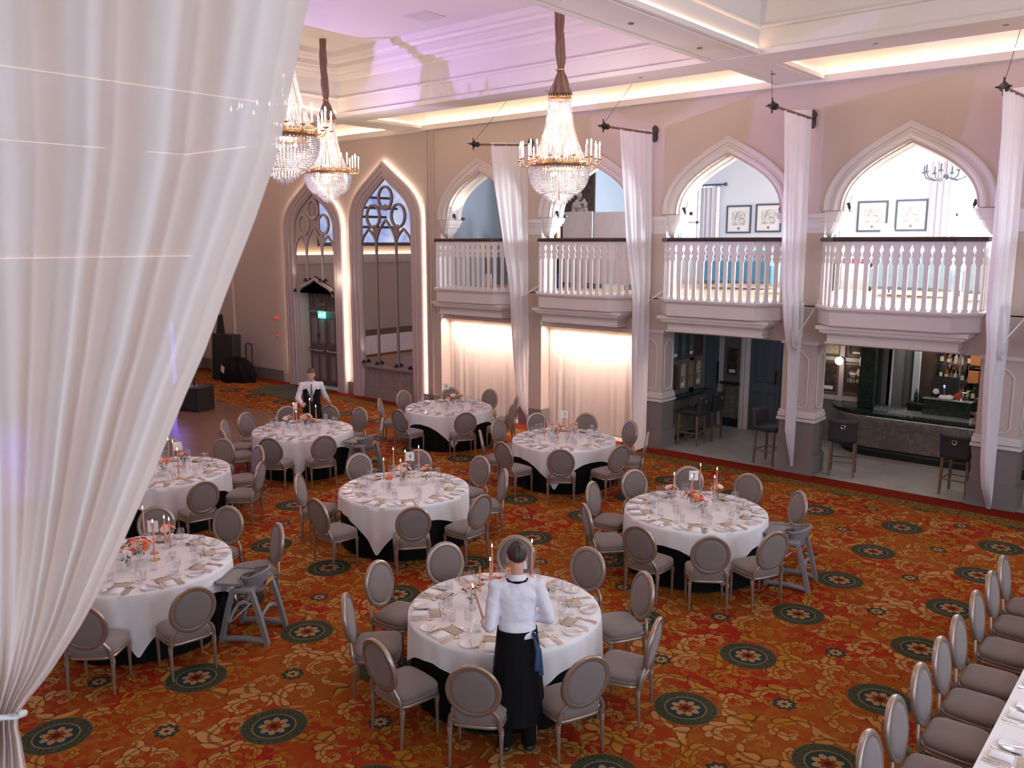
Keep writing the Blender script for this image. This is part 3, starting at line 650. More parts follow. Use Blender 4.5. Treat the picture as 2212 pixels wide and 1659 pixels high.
CH = {'T1':[(-169,1.5),(-136,1.47),(-96,1.38),(-59,1.39),(-22,1.42),(16,1.45),(58,1.45),(92,1.42),(126,1.5),(158,1.44)],
      'T2':[(155,1.45),(-168,1.40),(-128,1.46),(-88,1.42),(-55,1.48),(-25,1.46),(50,1.41),(88,1.46),(122,1.5)],
      'T3':[(-55,1.46),(-15,1.45),(69,1.38),(30,1.41),(110,1.48),(147,1.5),(-175,1.40),(-135,1.45),(-97,1.41)],
      'T4':[(-38,1.43),(1,1.40),(54,1.40),(87,1.5),(129,1.5),(165,1.52),(-142,1.49),(-92,1.45)],
      'T9':[(-33,1.48),(16,1.40),(50,1.40),(95,1.43),(133,1.42),(177,1.48),(-141,1.44),(-88,1.41)],
      'T7':[(-58,1.40),(-22,1.41),(-168,1.43),(-139,1.43),(-106,1.41),(156,1.48),(123,1.43),(94,1.43),(47,1.42)],
      'T6':[(115,1.42),(80,1.38),(36,1.41),(-10,1.50),(151,1.5)],
      'T5':[(148,1.46),(112,1.46),(71,1.45),(-9,1.42),(-47,1.48)]}
SET0 = {'T1':-22,'T2':-25,'T3':-15,'T4':-38,'T9':-33,'T7':-22,'T6':0,'T5':-9}
CORN = {'T1':-48,'T2':-40,'T3':-63,'T4':-66,'T9':-40,'T7':-42,'T6':-30,'T5':-32}
HOUR = {}
for k, c in TC.items():
    ck = Clock(c)
    for a, r in CH[k]:
        r = max(r, 1.435); a_ = R(a); bx, by = c[0]+r*math.cos(a_), c[1]+r*math.sin(a_)
        org = (bx-.265*math.cos(a_), by-.265*math.sin(a_), 0)
        CHAIR.put(org, a_+PI/2, "grey oval-back banquet chair at %s of %s" % (ck((bx,by)), TN[k]), 'chairs around ' + TN[k])
LT = (-1.01, 0.45, 2.5, 10.6)                                     # the long table at the frame's edge
for k, y in enumerate((9.91,9.34,8.69,7.98,7.43,6.83,6.19,5.60)):
    CHAIR.put((-1.56+.27, y, 0), -PI/2, 'grey oval-back banquet chair, %s from the far end of the long table row' % ('first','second','third','fourth','fifth','sixth','seventh','eighth')[k], 'chairs along the long table')

TR, TZ = .915, .756
def make_table():
    t = thing('round_table', 'round banquet table', 'table')
    MB().lathe([(TR-.03,TZ-.03),(TR-.025,TZ-.012),(TR-.03,TZ-.010)], 48).build('tabletop', 'wood_dark', t)
    b = MB().tube([(0,0,0),(0,0,.72)], .018, 8)
    for q in range(4): b.build('leg', 'tin', t, (.6*math.cos(PI/4+q*PI/2), .6*math.sin(PI/4+q*PI/2), 0))
    return t
TABLE = Placer(make_table())
def skirt():
    def fn(u, v):
        a = 2*PI*u; p = math.sin(26*a)*.5+.5*math.sin(41*a+1.3); r = TR-.016-.012*v + (.002+.014*v)*p
        return (r*math.cos(a), r*math.sin(a), TZ-.006-v*(TZ-.012))
    b = MB().grid(fn, 260, 6, closeu=True); b.lathe([(TR-.012,TZ-.0055)], 260)
    b.add([(.0,.0,TZ-.005)]+[((TR-.012)*math.cos(2*PI*k/130),(TR-.012)*math.sin(2*PI*k/130),TZ-.005) for k in range(130)], [(0,1+k,1+(k+1)%130) for k in range(130)])
    return b.build('black_tablecloth', 'black_cloth', smooth=60)
SKIRT = Placer(tag(skirt(), 'black', 'tablecloth'))
def cloth(seed):
    rnd = random.Random(seed); ph = [rnd.uniform(0,6.28) for _ in range(6)]; half = 1.135; n = 288
    def fn(u, v):
        a = 2*PI*u; m = max(abs(math.cos(a)), abs(math.sin(a))); L = min(half/m, 1.585) - TR
        if v <= .3: r = (TR-.004)*v/.3; return (r*math.cos(a), r*math.sin(a), TZ+.004)
        w = (v-.3)/.7; d = L*w
        cq = .5+.5*math.cos(4*(a-PI/4))                          # 1 at the hanging corners
        wave = math.sin(18*a+ph[0])*.45+math.sin(29*a+ph[1])*.35+math.sin(11*a+ph[2])*.4
        r = TR+.008*min(1,d/.03) + wave*(.005+.026*d)*min(1,d/.1) + .006*cq*w + .006*d
        return (r*math.cos(a), r*math.sin(a), TZ+.004-max(0,d-.004))
    return MB().grid(fn, n, 16, closeu=True).build('white_tablecloth', 'linen', smooth=80)
CLO = [Placer(tag(cloth(k), 'white', 'tablecloth')) for k in range(2)]
for i, (k, c) in enumerate(TC.items()):
    TABLE.put((*c,0), R(CORN[k]), 'round banquet table under the cloths at ' + TN[k], 'round banquet tables')
    SKIRT.put((*c,0), R(i*17), 'floor-length black pleated undercloth on ' + TN[k], 'black undercloths')
    CLO[i%2].put((*c,0), R(CORN[k])-PI/4, 'square white linen cloth draped over ' + TN[k], 'white square tablecloths')

# tableware ---------------------------------------------------------------------------
def flat(poly, th=.0024, z=0): return MB().prism(poly, z, z+th)
def fork_mb(L):
    b = flat([(-L/2,-.006),(-L/2+.03,-.005),(L*.12,-.0028),(L*.20,-.009),(L*.28,-.0115),(L*.28,.0115),(L*.20,.009),(L*.12,.0028),(-L/2+.03,.005),(-L/2,.006)], .003)
    for y in (-.0098,-.0033,.0033,.0098): b.box(L*.27, L/2, y-.0018, y+.0018, .0005, .003)
    return b
def knife_mb(L):
    b = MB().bbox(-L/2, -L*.03, -.0065, .0065, 0, .007, .002); b.prism([(-L*.03,-.006),(L*.40,-.0085),(L*.47,-.006),(L/2,.004),(L*.46,.0075),(-L*.03,.006)], .001, .0032); return b
def spoon_mb(L):
    b = flat([(-L/2,-.006),(-L/2+.03,-.005),(L*.2,-.0025),(L*.2,.0025),(-L/2+.03,.005),(-L/2,.006)], .003)
    b.lathe([(.004,0),(.014,.0015),(.0195,.0055),(.0185,.006),(.012,.003),(.002,.0018)], 14, Matrix.Translation((L*.34,0,0)) @ Matrix.Diagonal((1.45,1,1,1))); return b
def S(mb, name, m, cat, **k): return Placer(tag(mb.build(name, m, **k), 'x', cat))
FORK = S(fork_mb(.195), 'fork', 'silverware', 'fork', smooth=30); KNIFE = S(knife_mb(.225), 'table_knife', 'silverware', 'knife', smooth=30); SPOON = S(spoon_mb(.19), 'soup_spoon', 'silverware', 'spoon', smooth=40)
BKNIFE = S(knife_mb(.16), 'butter_knife', 'silverware', 'knife', smooth=30); DFORK = S(fork_mb(.16), 'dessert_fork', 'silverware', 'fork', smooth=30); DSPOON = S(spoon_mb(.165), 'dessert_spoon', 'silverware', 'spoon', smooth=40)
PLATE = S(MB().lathe([(.045,0),(.05,.002),(.083,.012),(.086,.0145),(.084,.0155),(.055,.006),(.002,.0055)], 32), 'side_plate', 'porcelain', 'plate', smooth=40)
NAP = S(MB().bbox(-.075,.075,-.052,.052,0,.006,.003).bbox(-.073,.074,-.051,.049,.0062,.012,.003).bbox(-.074,.070,-.050,.051,.0122,.018,.003), 'folded_napkin', 'napkin_linen', 'napkin', smooth=40)
def make_menu():
    o = MB().bbox(-.05,.05,-.085,.085,0,.011,.002).build('menu_booklet', 'menu_card', smooth=40); tag(o, 'x', 'menu')
    MB().box(-.0515,-.046,-.086,.086,.001,.0118).build('spine', 'menu_edge', o, smooth=None); return o
MENU = Placer(make_menu())
GL = [(.034,0),(.034,.002),(.010,.005),(.0042,.012),(.0036,.075),(.006,.083)]
BIG = S(MB().lathe(GL+[(.026,.095),(.040,.120),(.0425,.145),(.039,.180),(.0335,.205)], 20, cap=False), 'red_wine_glass', 'glass', 'wine glass', smooth=60)
MED = S(MB().lathe(GL+[(.022,.093),(.033,.112),(.035,.135),(.031,.168),(.028,.180)], 18, cap=False), 'white_wine_glass', 'glass', 'wine glass', smooth=60)
TUM = S(MB().lathe([(.026,0),(.029,.004),(.034,.05),(.036,.095),(.034,.095),(.031,.05),(.026,.010),(.001,.008)], 18, cap=False), 'water_tumbler', 'glass', 'tumbler', smooth=60)
CT = TZ+.0045
rnd = random.Random(3)
def place_setting(base, th, at, hr, where, glasses=True, rowname=''):
    ca, sa = math.cos(th), math.sin(th)
    def at_(r, y, pl, an, lab, grp, dz=0.0):
        j = rnd.uniform(-.004,.004); jr = rnd.uniform(-.05,.05)
        x0, y0 = base; pl.put((x0+(r+j)*ca-y*sa, y0+(r+j)*sa+y*ca, CT+dz), th+an+jr, lab + ' at the %s setting, %s' % (hr, where), grp + ' on ' + where)
    D = at
    at_(D-.135,-.185, PLATE, 0, 'white porcelain side plate', 'side plates'); at_(D-.135,-.165, BKNIFE, PI+.45, 'butter knife across the side plate', 'butter knives', .0162)
    at_(D-.125,-.082, FORK, PI, 'inner silver fork', 'forks'); at_(D-.118,-.108, FORK, PI, 'outer silver fork', 'forks')
    at_(D-.105,.0, NAP, 0, 'white folded linen napkin', 'napkins')
    at_(D-.250,.0, MENU, rnd.uniform(-.1,.1), 'beige menu booklet behind the napkin', 'menus')
    at_(D-.125,.080, KNIFE, PI, 'inner silver table knife', 'table knives'); at_(D-.120,.104, KNIFE, PI, 'outer silver table knife', 'table knives'); at_(D-.130,.130, SPOON, PI, 'silver soup spoon', 'soup spoons')
    at_(D-.335,-.03, DSPOON, PI/2, 'crosswise dessert spoon', 'dessert spoons'); at_(D-.318,.03, DFORK, -PI/2, 'crosswise dessert fork', 'dessert forks')
    if glasses:
        at_(D-.36,.095, BIG, 0, 'tall red wine glass', 'red wine glasses'); at_(D-.30,.155, MED, 0, 'smaller white wine glass', 'white wine glasses'); at_(D-.40,.17, TUM, 0, 'straight water tumbler', 'water tumblers')
for k, c in TC.items():
    ck = Clock(c)
    for q in range(10):
        a = R(SET0[k]+36*q); hr = ck((c[0]+math.cos(a), c[1]+math.sin(a)))
        place_setting(c, a, TR, hr, TN[k])

# long table with its cloth, laid along the near side
t = thing('long_table', 'long banquet table with a white cloth at the edge of the frame', 'table', ((LT[0]+LT[1])/2, (LT[2]+LT[3])/2, 0))
hx, hy = (LT[1]-LT[0])/2, (LT[3]-LT[2])/2
MB().box(-hx+.01, hx-.01, -hy+.01, hy-.01, TZ-.04, TZ-.006).build('tabletop', 'wood_dark', t, smooth=None)
b = MB().tube([(0,0,0),(0,0,TZ-.04)], .025, 8)
for sx_ in (-1,1):
    for q in (-.9,-.3,.3,.9): b.build('leg', 'tin', t, (sx_*(hx-.12), q*hy, 0))
def lc(u, v):
    per = 4*(hx+hy); s = u*per
    if s < 2*hy: p, nn = (-hx, -hy+s), (-1,0)
    elif s < 2*hy+2*hx: p, nn = (-hx+(s-2*hy), hy), (0,1)
    elif s < 4*hy+2*hx: p, nn = (hx, hy-(s-2*hy-2*hx)), (1,0)
    else: p, nn = (hx-(s-4*hy-2*hx), -hy), (0,-1)
    w = .012*math.sin(s*9)*v + .01*math.sin(s*17+1)*v + .008*min(1,v*20); return (p[0]+nn[0]*w, p[1]+nn[1]*w, TZ+.004-v*.62)
b = MB().grid(lc, 200, 8, closeu=True); b.add([(-hx,-hy,TZ+.004),(hx,-hy,TZ+.004),(hx,hy,TZ+.004),(-hx,hy,TZ+.004)], [(0,1,2,3)])
tag(b.build('white_tablecloth', 'linen', loc=((LT[0]+LT[1])/2, (LT[2]+LT[3])/2, 0), smooth=50), 'long white tablecloth hanging from the banquet table at the frame edge', 'tablecloth')
NUM = ['first','second','third','fourth','fifth','sixth','seventh','eighth']
for q, y in enumerate((9.91,9.34,8.69,8.02,7.43,6.83,6.19,5.60)):
    place_setting((LT[0]+1.0, y), PI, .985, NUM[q], 'the long table', glasses=True)

# centrepieces ------------------------------------------------------------------------
def make_bloom(m):
    b = MB(); rr = random.Random(5)
    for ring, (n, r, h, tilt) in enumerate(((4,.014,.020,.25),(5,.024,.014,.65),(6,.036,.004,1.05))):
        for k in range(n):
            a = 2*PI*(k+.5*ring)/n + rr.uniform(-.15,.15); w = r*.85
            def pet(u, v):
                x = (u-.5)*2*w*math.sin(PI*min(.95,max(.12,v*.8+.12))); y = .003 + r*(v*math.sin(tilt) + .25*(1-math.cos(v*2))); z = h*.2 + r*v*math.cos(tilt)*1.0 - .10*abs(u-.5)*r
                return (x, y, z)
            b.grid(pet, 3, 3, T(rz=a))
    b.sphere((0,0,.012), (.012,.012,.014), 8, 6)
    return b.build('bloom', m, smooth=70)
BLOOM = [make_bloom(m) for m in ('bloom_peach','bloom_blush','bloom_coral','bloom_cream')]
for o in BLOOM: COL.objects.unlink(o)
def leaf_mb(b, p, q, w):
    p, q = Vector(p), Vector(q); d = q-p; s = d.cross(Vector((0,0,1))); s = s.normalized()*w if s.length > 1e-4 else Vector((w,0,0)); m1 = p+d*.4+Vector((0,0,w*.3))
    b.add([p, m1-s, q, m1+s], [(0,1,2),(0,2,3)])
VASE = S(MB().lathe([(.020,0),(.024,.004),(.020,.012),(.022,.03),(.034,.085),(.037,.10),(.034,.10),(.030,.08),(.018,.03),(.001,.02)], 18, cap=False), 'bud_vase', 'glass', 'vase', smooth=60)
BOWL = S(MB().lathe([(.038,0),(.04,.004),(.012,.012),(.010,.035),(.045,.055),(.07,.09),(.074,.115),(.071,.115),(.062,.088),(.03,.058),(.001,.052)], 22, cap=False), 'footed_bowl', 'glass', 'vase', smooth=60)
CHOLD = S(MB().lathe([(.036,0),(.038,.004),(.03,.012),(.016,.03),(.013,.05),(.020,.075),(.022,.095),(.013,.095),(.011,.07)], 18, cap=False), 'glass_candle_holder', 'glass', 'candle holder', smooth=50)
BHOLD = S(MB().lathe([(.055,0),(.056,.004),(.02,.010),(.008,.02),(.006,.07),(.015,.08),(.016,.10),(.012,.10),(.010,.085)], 20, cap=False), 'brass_candle_holder', 'brass', 'candle holder', smooth=50)
VOT = S(MB().lathe([(.026,0),(.029,.004),(.033,.045),(.036,.07),(.033,.07),(.029,.02),(.001,.014)], 16, cap=False), 'votive_glass', 'glass', 'votive', smooth=50)
def taper(L, lit):
    o = MB().lathe([(.0105,0),(.0115,.02),(.0095,L*.6),(.0062,L-.02),(.003,L)], 12).build('taper_candle', 'candle_pink', smooth=50); tag(o, 'x', 'candle')
    MB().tube([(0,0,L),(.001,0,L+.012)], .0012, 5).build('wick', 'ink', o)
    if lit: MB().lathe([(.0006,L+.008),(.0055,L+.016),(.006,L+.024),(.0035,L+.036),(.0006,L+.048)], 10).build('flame', 'flame', o)
    return o
TAP = {(q, lit): Placer(taper(.27+.035*q, lit)) for q in range(3) for lit in (0, 1)}
def make_card(n):
    o = thing('table_number', 'x', 'table number')
    MB().lathe([(.045,0),(.045,.005),(.008,.010),(.004,.02)], 16).build('base', 'brass', o)
    MB().tube([(0,0,.01),(0,0,.29)], .003, 6).build('stem', 'brass', o)
    MB().box(-.012,.012,-.006,.006,.235,.262).build('clip', 'brass', o)
    MB().box(-.062,.062,-.0015,.0015,.25,.385).build('card', 'card_paper', o, smooth=None)
    if n: text('numeral', n, 'ink', .085, T(0,-.003,.318,rx=PI/2), o)
    return o
def bouquet(cx, cy, z0, cz, n, sp, lab, seed, bowl=False):
    rr = random.Random(seed); o = thing('flower_bouquet', lab, 'flowers', (cx,cy,z0)); top = max(.07, cz-z0); b = MB()
    for k in range(n):
        a = k*2.4+rr.uniform(-.4,.4); q = math.sqrt((k+.3)/n)*sp; x, y = q*math.cos(a), q*math.sin(a); z = top + (.045-.45*q) + rr.uniform(-.018,.03)
        s = rr.choice((0,0,0,1,1,2,2,3)); f = BLOOM[s].copy(); COL.objects.link(f); f.parent = o; f.location = (x,y,z)
        tilt = Vector((x,y,.10)); f.rotation_euler = tilt.to_track_quat('Z','Y').to_euler(); f.scale = (rr.uniform(.75,1.15),)*3
        b.tube([(x*.12,y*.12,.02),(x*.4,y*.4,top*.55),(x,y,z)], .0018, 5)
        for _ in range(3):
            a2 = a+rr.uniform(-1.2,1.2); L = rr.uniform(.03,.065); zz = rr.uniform(.35,.95)*z; px_, py_ = x*.75, y*.75
            leaf_mb(b, (px_,py_,zz), (px_+L*math.cos(a2), py_+L*math.sin(a2), zz+rr.uniform(-.02,.035)), .011)
    b.build('foliage', 'leaf', o, smooth=None)
    return o
CP = {  # candle feet (pixel of the candle's lower end), lit, bouquets (foot pixel, bloom centre pixel, count, spread), card pixel
 'T4':([(829.6,1034),(850.5,1015),(876,1026),(866,1037),(905,1010)],1,[((840,1062),(838,1036),6,.07,0),((872,1046),(872,1013),11,.10,1),((921,1042),(921,1017),5,.06,0)],(885.6,986),0,'4'),
 'T2':([(1455,1074),(1493,1085),(1512,1047),(1542,1081),(1547,1068)],1,[((1500,1098),(1502,1072),13,.11,1),((1517,1117),(1516,1088),6,.07,0),((1549,1085),(1549,1058),7,.075,0),((1449,1085),(1449,1060),4,.07,0)],(1498.7,1027),0,'2'),
 'T1':([(1059,1284),(1037,1276),(1063,1244),(1149,1240)],1,[((1018,1314),(1016,1279),5,.06,0),((1070,1286),(1071,1257),4,.05,0),((1105,1265),(1105,1240),7,.07,0)],(1125,1215),0,None),
 'T3':([(1204.8,947.8),(1176.3,941),(1187.8,924),(1229,921)],0,[((1225,955),(1226,940),4,.06,0),((1201,946),(1202,926),9,.09,1),((1241,940),(1240,921),6,.07,0)],(1219.7,895),0,'3'),
 'T9':([],0,[((968,884),(968,867),7,.08,1),((979,876),(979,858),7,.07,0),((945,871),(944,858),4,.05,0),((996,872),(996,860),3,.04,0)],(963.8,835),0,'9'),
 'T7':([(635,912),(641,922),(670,897),(683.5,918)],1,[((660,926),(660,903),12,.11,1),((621,922),(622,907),6,.07,0),((673,928),(671,911),5,.06,0)],(638,877),75,None),
 'T6':([(365,987),(375.5,997),(386,1021)],1,[((353,1027),(353,1002),10,.10,1),((398,1010),(399,988),7,.07,0)],(383.4,964),20,None),
 'T5':([(312,1154),(334,1193),(357.6,1169),(368.8,1181)],1,[((302,1211),(304,1180),14,.12,1),((277,1232),(273,1200),7,.08,0),((362,1180),(361,1150),7,.08,0)],(330,1137),0,'5')}
ORDN = ['first','second','third','fourth','fifth']
for ti, (k, (cands, lit, bqs, card, turn, num)) in enumerate(CP.items()):
    c = TC[k]
    for q, px_ in enumerate(cands):
        p = at_z(*px_, CT+.088); near = 'the %s from the camera\'s side' % ORDN[q]
        brass = (k in ('T6','T5') and q == (2 if k == 'T6' else 1))
        (BHOLD if brass else CHOLD).put((p.x,p.y,CT), 0, ('brass' if brass else 'clear glass') + ' holder under candle %s of %s' % (ORDN[q], TN[k]), 'candle holders on ' + TN[k])
        l_ = lit and not (k == 'T1' and q == 1)
        TAP[((q+ti)%3, 1 if l_ else 0)].put((p.x,p.y,CT+.082), q, ('burning' if l_ else 'unlit') + ' pink taper candle, %s counted on %s' % (ORDN[q], TN[k]), 'taper candles on ' + TN[k])
    for q, (ft, bl, n, sp, bowl) in enumerate(bqs):
        p = at_z(*ft, CT); d = (p-_c).length; z1 = CT + (ft[1]-bl[1])*d/FPX*1.06
        desc = ('large','small','second small','third small')[q] if bowl or q else 'small'
        (BOWL if bowl else VASE).put((p.x,p.y,CT), 0, ('footed glass bowl' if bowl else 'slim glass bud vase') + ' holding bouquet %s on %s' % (ORDN[q], TN[k]), 'vases on ' + TN[k])
        bouquet(p.x, p.y, CT+(.056 if bowl else .022), z1, n, sp, 'bouquet of %s peach and coral blooms, %s on %s' % ('many' if n > 8 else 'a few', ORDN[q], TN[k]), ti*10+q, bowl)['group'] = 'bouquets on ' + TN[k]
    p = at_z(*card, CT+.318); o = make_card(num); o.location = (p.x,p.y,CT); o.rotation_euler = (0,0,YAW*.9+R(turn))
    o['label'] = ('white number card reading %s on a brass stand' % {'2':'two','3':'three','4':'four','5':'five','9':'nine'}[num]) if num else 'blank-backed white card on a brass stand at ' + TN[k]; o['group'] = 'table number stands'
    rr = random.Random(ti+50)
    for q in range(5):
        a = q*1.257+ti*.7; VOT.put((c[0]+.30*math.cos(a), c[1]+.30*math.sin(a), CT), 0, 'low clear votive glass %s around the centre of %s' % (ORDN[q], TN[k]), 'votive glasses on ' + TN[k])
# ------------------------------------------------------------------ chandeliers
def make_chandelier():
    o = thing('crystal_chandelier', 'x', 'chandelier'); rr = random.Random(2)      # origin at the candle ring
    b = MB()                                                       # gathered velvet sleeve over the chain
    def sl(u, v):
        z = 1.02 + v*1.70; a = 2*PI*u
        base = .062 if v > .2 else .062 + .10*(1-v/.2)**1.3
        if .19 < v < .24: base = .05
        r = base*(1+.16*math.sin(9*a+2*math.sin(v*6))+.08*math.sin(17*a+v*14)) + .006*math.sin(v*21)
        return (r*math.cos(a)+.012*math.sin(v*7), r*math.sin(a)+.010*math.cos(v*5), z)
    b.grid(sl, 54, 26, closeu=True); b.build('velvet_sleeve', 'rope_velvet', o, smooth=80)
    MB().lathe([(.055,1.36),(.068,1.37),(.068,1.385),(.055,1.395)], 18).build('tie', 'brass', o)
    MB().tube([(0,0,.9),(0,0,2.76)], .012, 8).build('chain', 'brass', o)
    MB().lathe([(.02,2.70),(.05,2.72),(.03,2.75),(.09,2.80),(.10,2.83)], 16).build('ceiling_rose', 'brass', o)
    def crown(name, r, z, h, n, lift):
        b = MB().lathe([(r-.012,z),(r+.008,z),(r+.014,z+h*.3),(r+.006,z+h*.6),(r+.012,z+h),(r-.012,z+h)], 40)
        for k in range(n):
            a = 2*PI*k/n; b.sphere((r*math.cos(a), r*math.sin(a), z+h+lift*.5), (.012,.012,lift*.6), 6, 4)
            b.sphere(((r+.014)*math.cos(a+.07), (r+.014)*math.sin(a+.07), z+h*.5), .011, 6, 4)
        return b.build(name, 'brass', o, smooth=50)
    crown('top_crown', .165, .93, .045, 22, .035); crown('candle_ring', .435, -.03, .05, 48, .045)
    crown('lower_band', .425, -.095, .012, 44, .008)
    def bead(b, p, r):
        x, y, z = p; b.add([(x+r,y,z),(x,y+r,z),(x-r,y,z),(x,y-r,z),(x,y,z+r),(x,y,z-r)], [(0,1,4),(1,2,4),(2,3,4),(3,0,4),(1,0,5),(2,1,5),(3,2,5),(0,3,5)])
    b = MB()                                                       # long strands sweeping from crown to ring
    for k in range(54):
        a = 2*PI*k/54
        for i in range(40):
            v = i/39.0; r = .165+.115*v+.16*v**3.2; z = .925 - v*.93
            bead(b, (r*math.cos(a), r*math.sin(a), z), .0125+.006*v)
    tag(b.build('bead_strands', 'crystal', o, smooth=None), kind='stuff')
    b = MB()                                                       # basket below the ring
    for k in range(60):
        a = 2*PI*k/60
        for i in range(15):
            v = i/14.0; r = .462 - .155*v**3.0 - .015*v; z = -.085 - v*.37
            bead(b, (r*math.cos(a), r*math.sin(a), z), .0205-.003*v)
    for t_ in range(7):
        r = .27 - .012*t_
        for k in range(30):
            a = 2*PI*k/30; bead(b, (r*math.cos(a), r*math.sin(a), -.448), .010)
    tag(b.build('bead_basket', 'crystal', o, smooth=None), kind='stuff')
    b = MB()                                                       # tiers of icicle drops underneath
    for t_, (r, z0) in enumerate(((.235,-.44),(.215,-.475),(.18,-.51),(.14,-.545),(.095,-.58),(.045,-.61))):
        n = int(r*150)
        for k in range(n):
            a = 2*PI*k/n; x, y = r*math.cos(a), r*math.sin(a); w = .009
            b.add([(x+w,y,z0),(x,y+w,z0),(x-w,y,z0),(x,y-w,z0),(x,y,z0-.062),(x,y,z0+.012)], [(1,0,4),(2,1,4),(3,2,4),(0,3,4),(0,1,5),(1,2,5),(2,3,5),(3,0,5)])
    tag(b.build('icicle_drops', 'crystal', o, smooth=None), kind='stuff')
    b = MB().lathe([(.42,-.02),(.40,-.02)], 40)
    for k in range(3): b.tube([(.15*math.cos(k*2.1),.15*math.sin(k*2.1),.92),(.40*math.cos(k*2.1),.40*math.sin(k*2.1),-.02)], .006, 6)
    b.tube([(0,0,.95),(0,0,-.55)], .012, 8); b.build('inner_frame', 'brass', o)
    NC = 20
    for k in range(NC):
        a = 2*PI*k/NC; ca, sa = math.cos(a), math.sin(a); up = 0.0 if k % 2 else .03; ro = .63 if k % 2 else .56
        pts = [(.44,-.02),(.50,-.05),(.55,-.03),(ro-.02,-.045+up),(ro,-.01+up),(ro,.035+up)]
        arm = MB().tube([(r*ca, r*sa, z) for r, z in pts], .0065, 6); arm.lathe([(.006,.03+up),(.034,.042+up),(.036,.048+up),(.010,.052+up),(.012,.06+up)], 12, T(ro*ca, ro*sa, 0))
        arm.build('candle_arm', 'brass', o, smooth=60)
        c = MB().lathe([(.0135,.05+up),(.0135,.235+up),(.006,.24+up)], 10).build('candle_tube', 'candle_cream', o, (ro*ca, ro*sa, 0))
        MB().lathe([(.006,.238+up),(.012,.255+up),(.0125,.265+up),(.008,.285+up),(.002,.305+up)], 10).build('bulb', 'bulb', c)
    for p in ((0,.05,.72),(.10,.0,.10),(-.10,.06,.10),(0,-.11,.10),(.14,.08,-.16),(-.14,.02,-.16),(.02,-.15,-.16)):
        MB().sphere(p, .028, 10, 8).build('lamp', 'bulb', o)
    return o
CHAN = Placer(make_chandelier())
def chand(px_, py_, dep, lab):
    p = at_d(px_, py_, dep); CHAN.put((p.x,p.y,p.z), 0.1, lab, 'crystal chandeliers')
    for dz, e in ((.70,26),(.08,60),(-.2,66)): light('chandelier_lamp', 'POINT', (p.x,p.y,p.z+dz), (1.0,.91,.84), e, rad=.09)
    for k in range(6): light('candle_lamp', 'POINT', (p.x+.58*math.cos(k*1.047), p.y+.58*math.sin(k*1.047), p.z+.36), (1.0,.80,.62), 13, rad=.05)
    return p
chand(1208, 353, 13.1, 'crystal chandelier hanging alone before the arcade')
chand(708, 369, 17.3, 'far crystal chandelier, smaller in view, below and behind its neighbour')
chand(611, 287, 11.1, 'near crystal chandelier half hidden by the ivory curtain')

# ------------------------------------------------------------------ curtains and drapes
def interp(tab, y):
    if y <= tab[0][0]: return tab[0][1:]
    for (ya, *a), (yb_, *b) in zip(tab, tab[1:]):
        if y <= yb_: t = (y-ya)/(yb_-ya); return [p+(q-p)*t for p, q in zip(a, b)]
    return tab[-1][1:]
# the big curtain close to the camera, gathered low at the side
EDGE = [(-120,-420,700),(0,-400,668),(120,-370,643),(330,-320,601),(480,-285,549),(620,-250,494),(760,-215,442),(860,-190,398),(1020,-150,333),(1180,-112,262),(1340,-75,182),(1460,-48,104),(1535,-34,40),(1560,-34,36),(1600,-40,46),(1659,-55,56),(1760,-90,75)]
def near(u, v):
    y = -120+v*1880; l, r = interp(EDGE, y); x = l+(r-l)*u
    g = min(1.0, (r-l)/500.0)
    d = 2.55 + g*(.060*math.sin(2*PI*(u*5.2+.1)+.7*math.sin(u*9)) + .016*math.sin(2*PI*u*11.5+1.0+.8*v)) + .05*(1-g)*math.sin(u*40)
    d += .02*math.sin(v*5+u*3) - .10*(u-.6)**2
    return at_d(x, y, d)
b = MB().grid(near, 190, 60)
c = b.build('ivory_curtain', 'curtain_ivory', smooth=80); tag(c, 'tall ivory curtain close to the camera, gathered low at its outer side', 'curtain')
MB().tube([at_d(-60,1545,2.50),at_d(0,1552,2.44),at_d(36,1546,2.44),at_d(52,1540,2.55),at_d(20,1536,2.68),at_d(-60,1530,2.66)], .010, 8).build('tie_back', 'linen', c)
# sheer curtains closing the first two ground-floor bays
for i, (bx, hw) in enumerate(BAY[:2]):
    x0, x1 = bx-hw+.02, bx+hw-.02; rr = random.Random(i); ph = [rr.uniform(0,6.28) for _ in range(4)]
    def fn(u, v):
        x = x0+(x1-x0)*u; w = .008*math.sin(u*95+ph[0])+.010*math.sin(u*61+ph[1])+.016*math.sin(u*23+ph[2]); return (x, 15.36 + w*(.35+.65*v), 2.40-2.385*v)
    o = MB().grid(fn, 240, 10).build('sheer_curtain', 'sheer_peach', smooth=80)
    tag(o, ('floor-length peach sheer curtain closing the %s bay of the arcade, under its balcony' % ('end','second')[i]), 'curtain', 'sheer curtains under the balconies')
    MB().tube([(x0-.02,15.36,2.41),(x1+.02,15.36,2.41)], .014, 8).build('rail', 'white_paint', o)
    s = MB().box(x0, x1, 15.09, 15.11, 2.41, 2.425).build('light_strip', 'led_warm', o, smooth=None); MB().box(x0, x1, WY, WY+.02, 2.345, 2.43).build('pelmet', 'pale_paint', o, smooth=None)
    light('sheer_wash', 'AREA', ((x0+x1)/2, 15.10, 2.385), (1.0,.74,.60), 75, ((x0+x1)/2, 15.33, 0.0), 2.4, .05, spread=120)
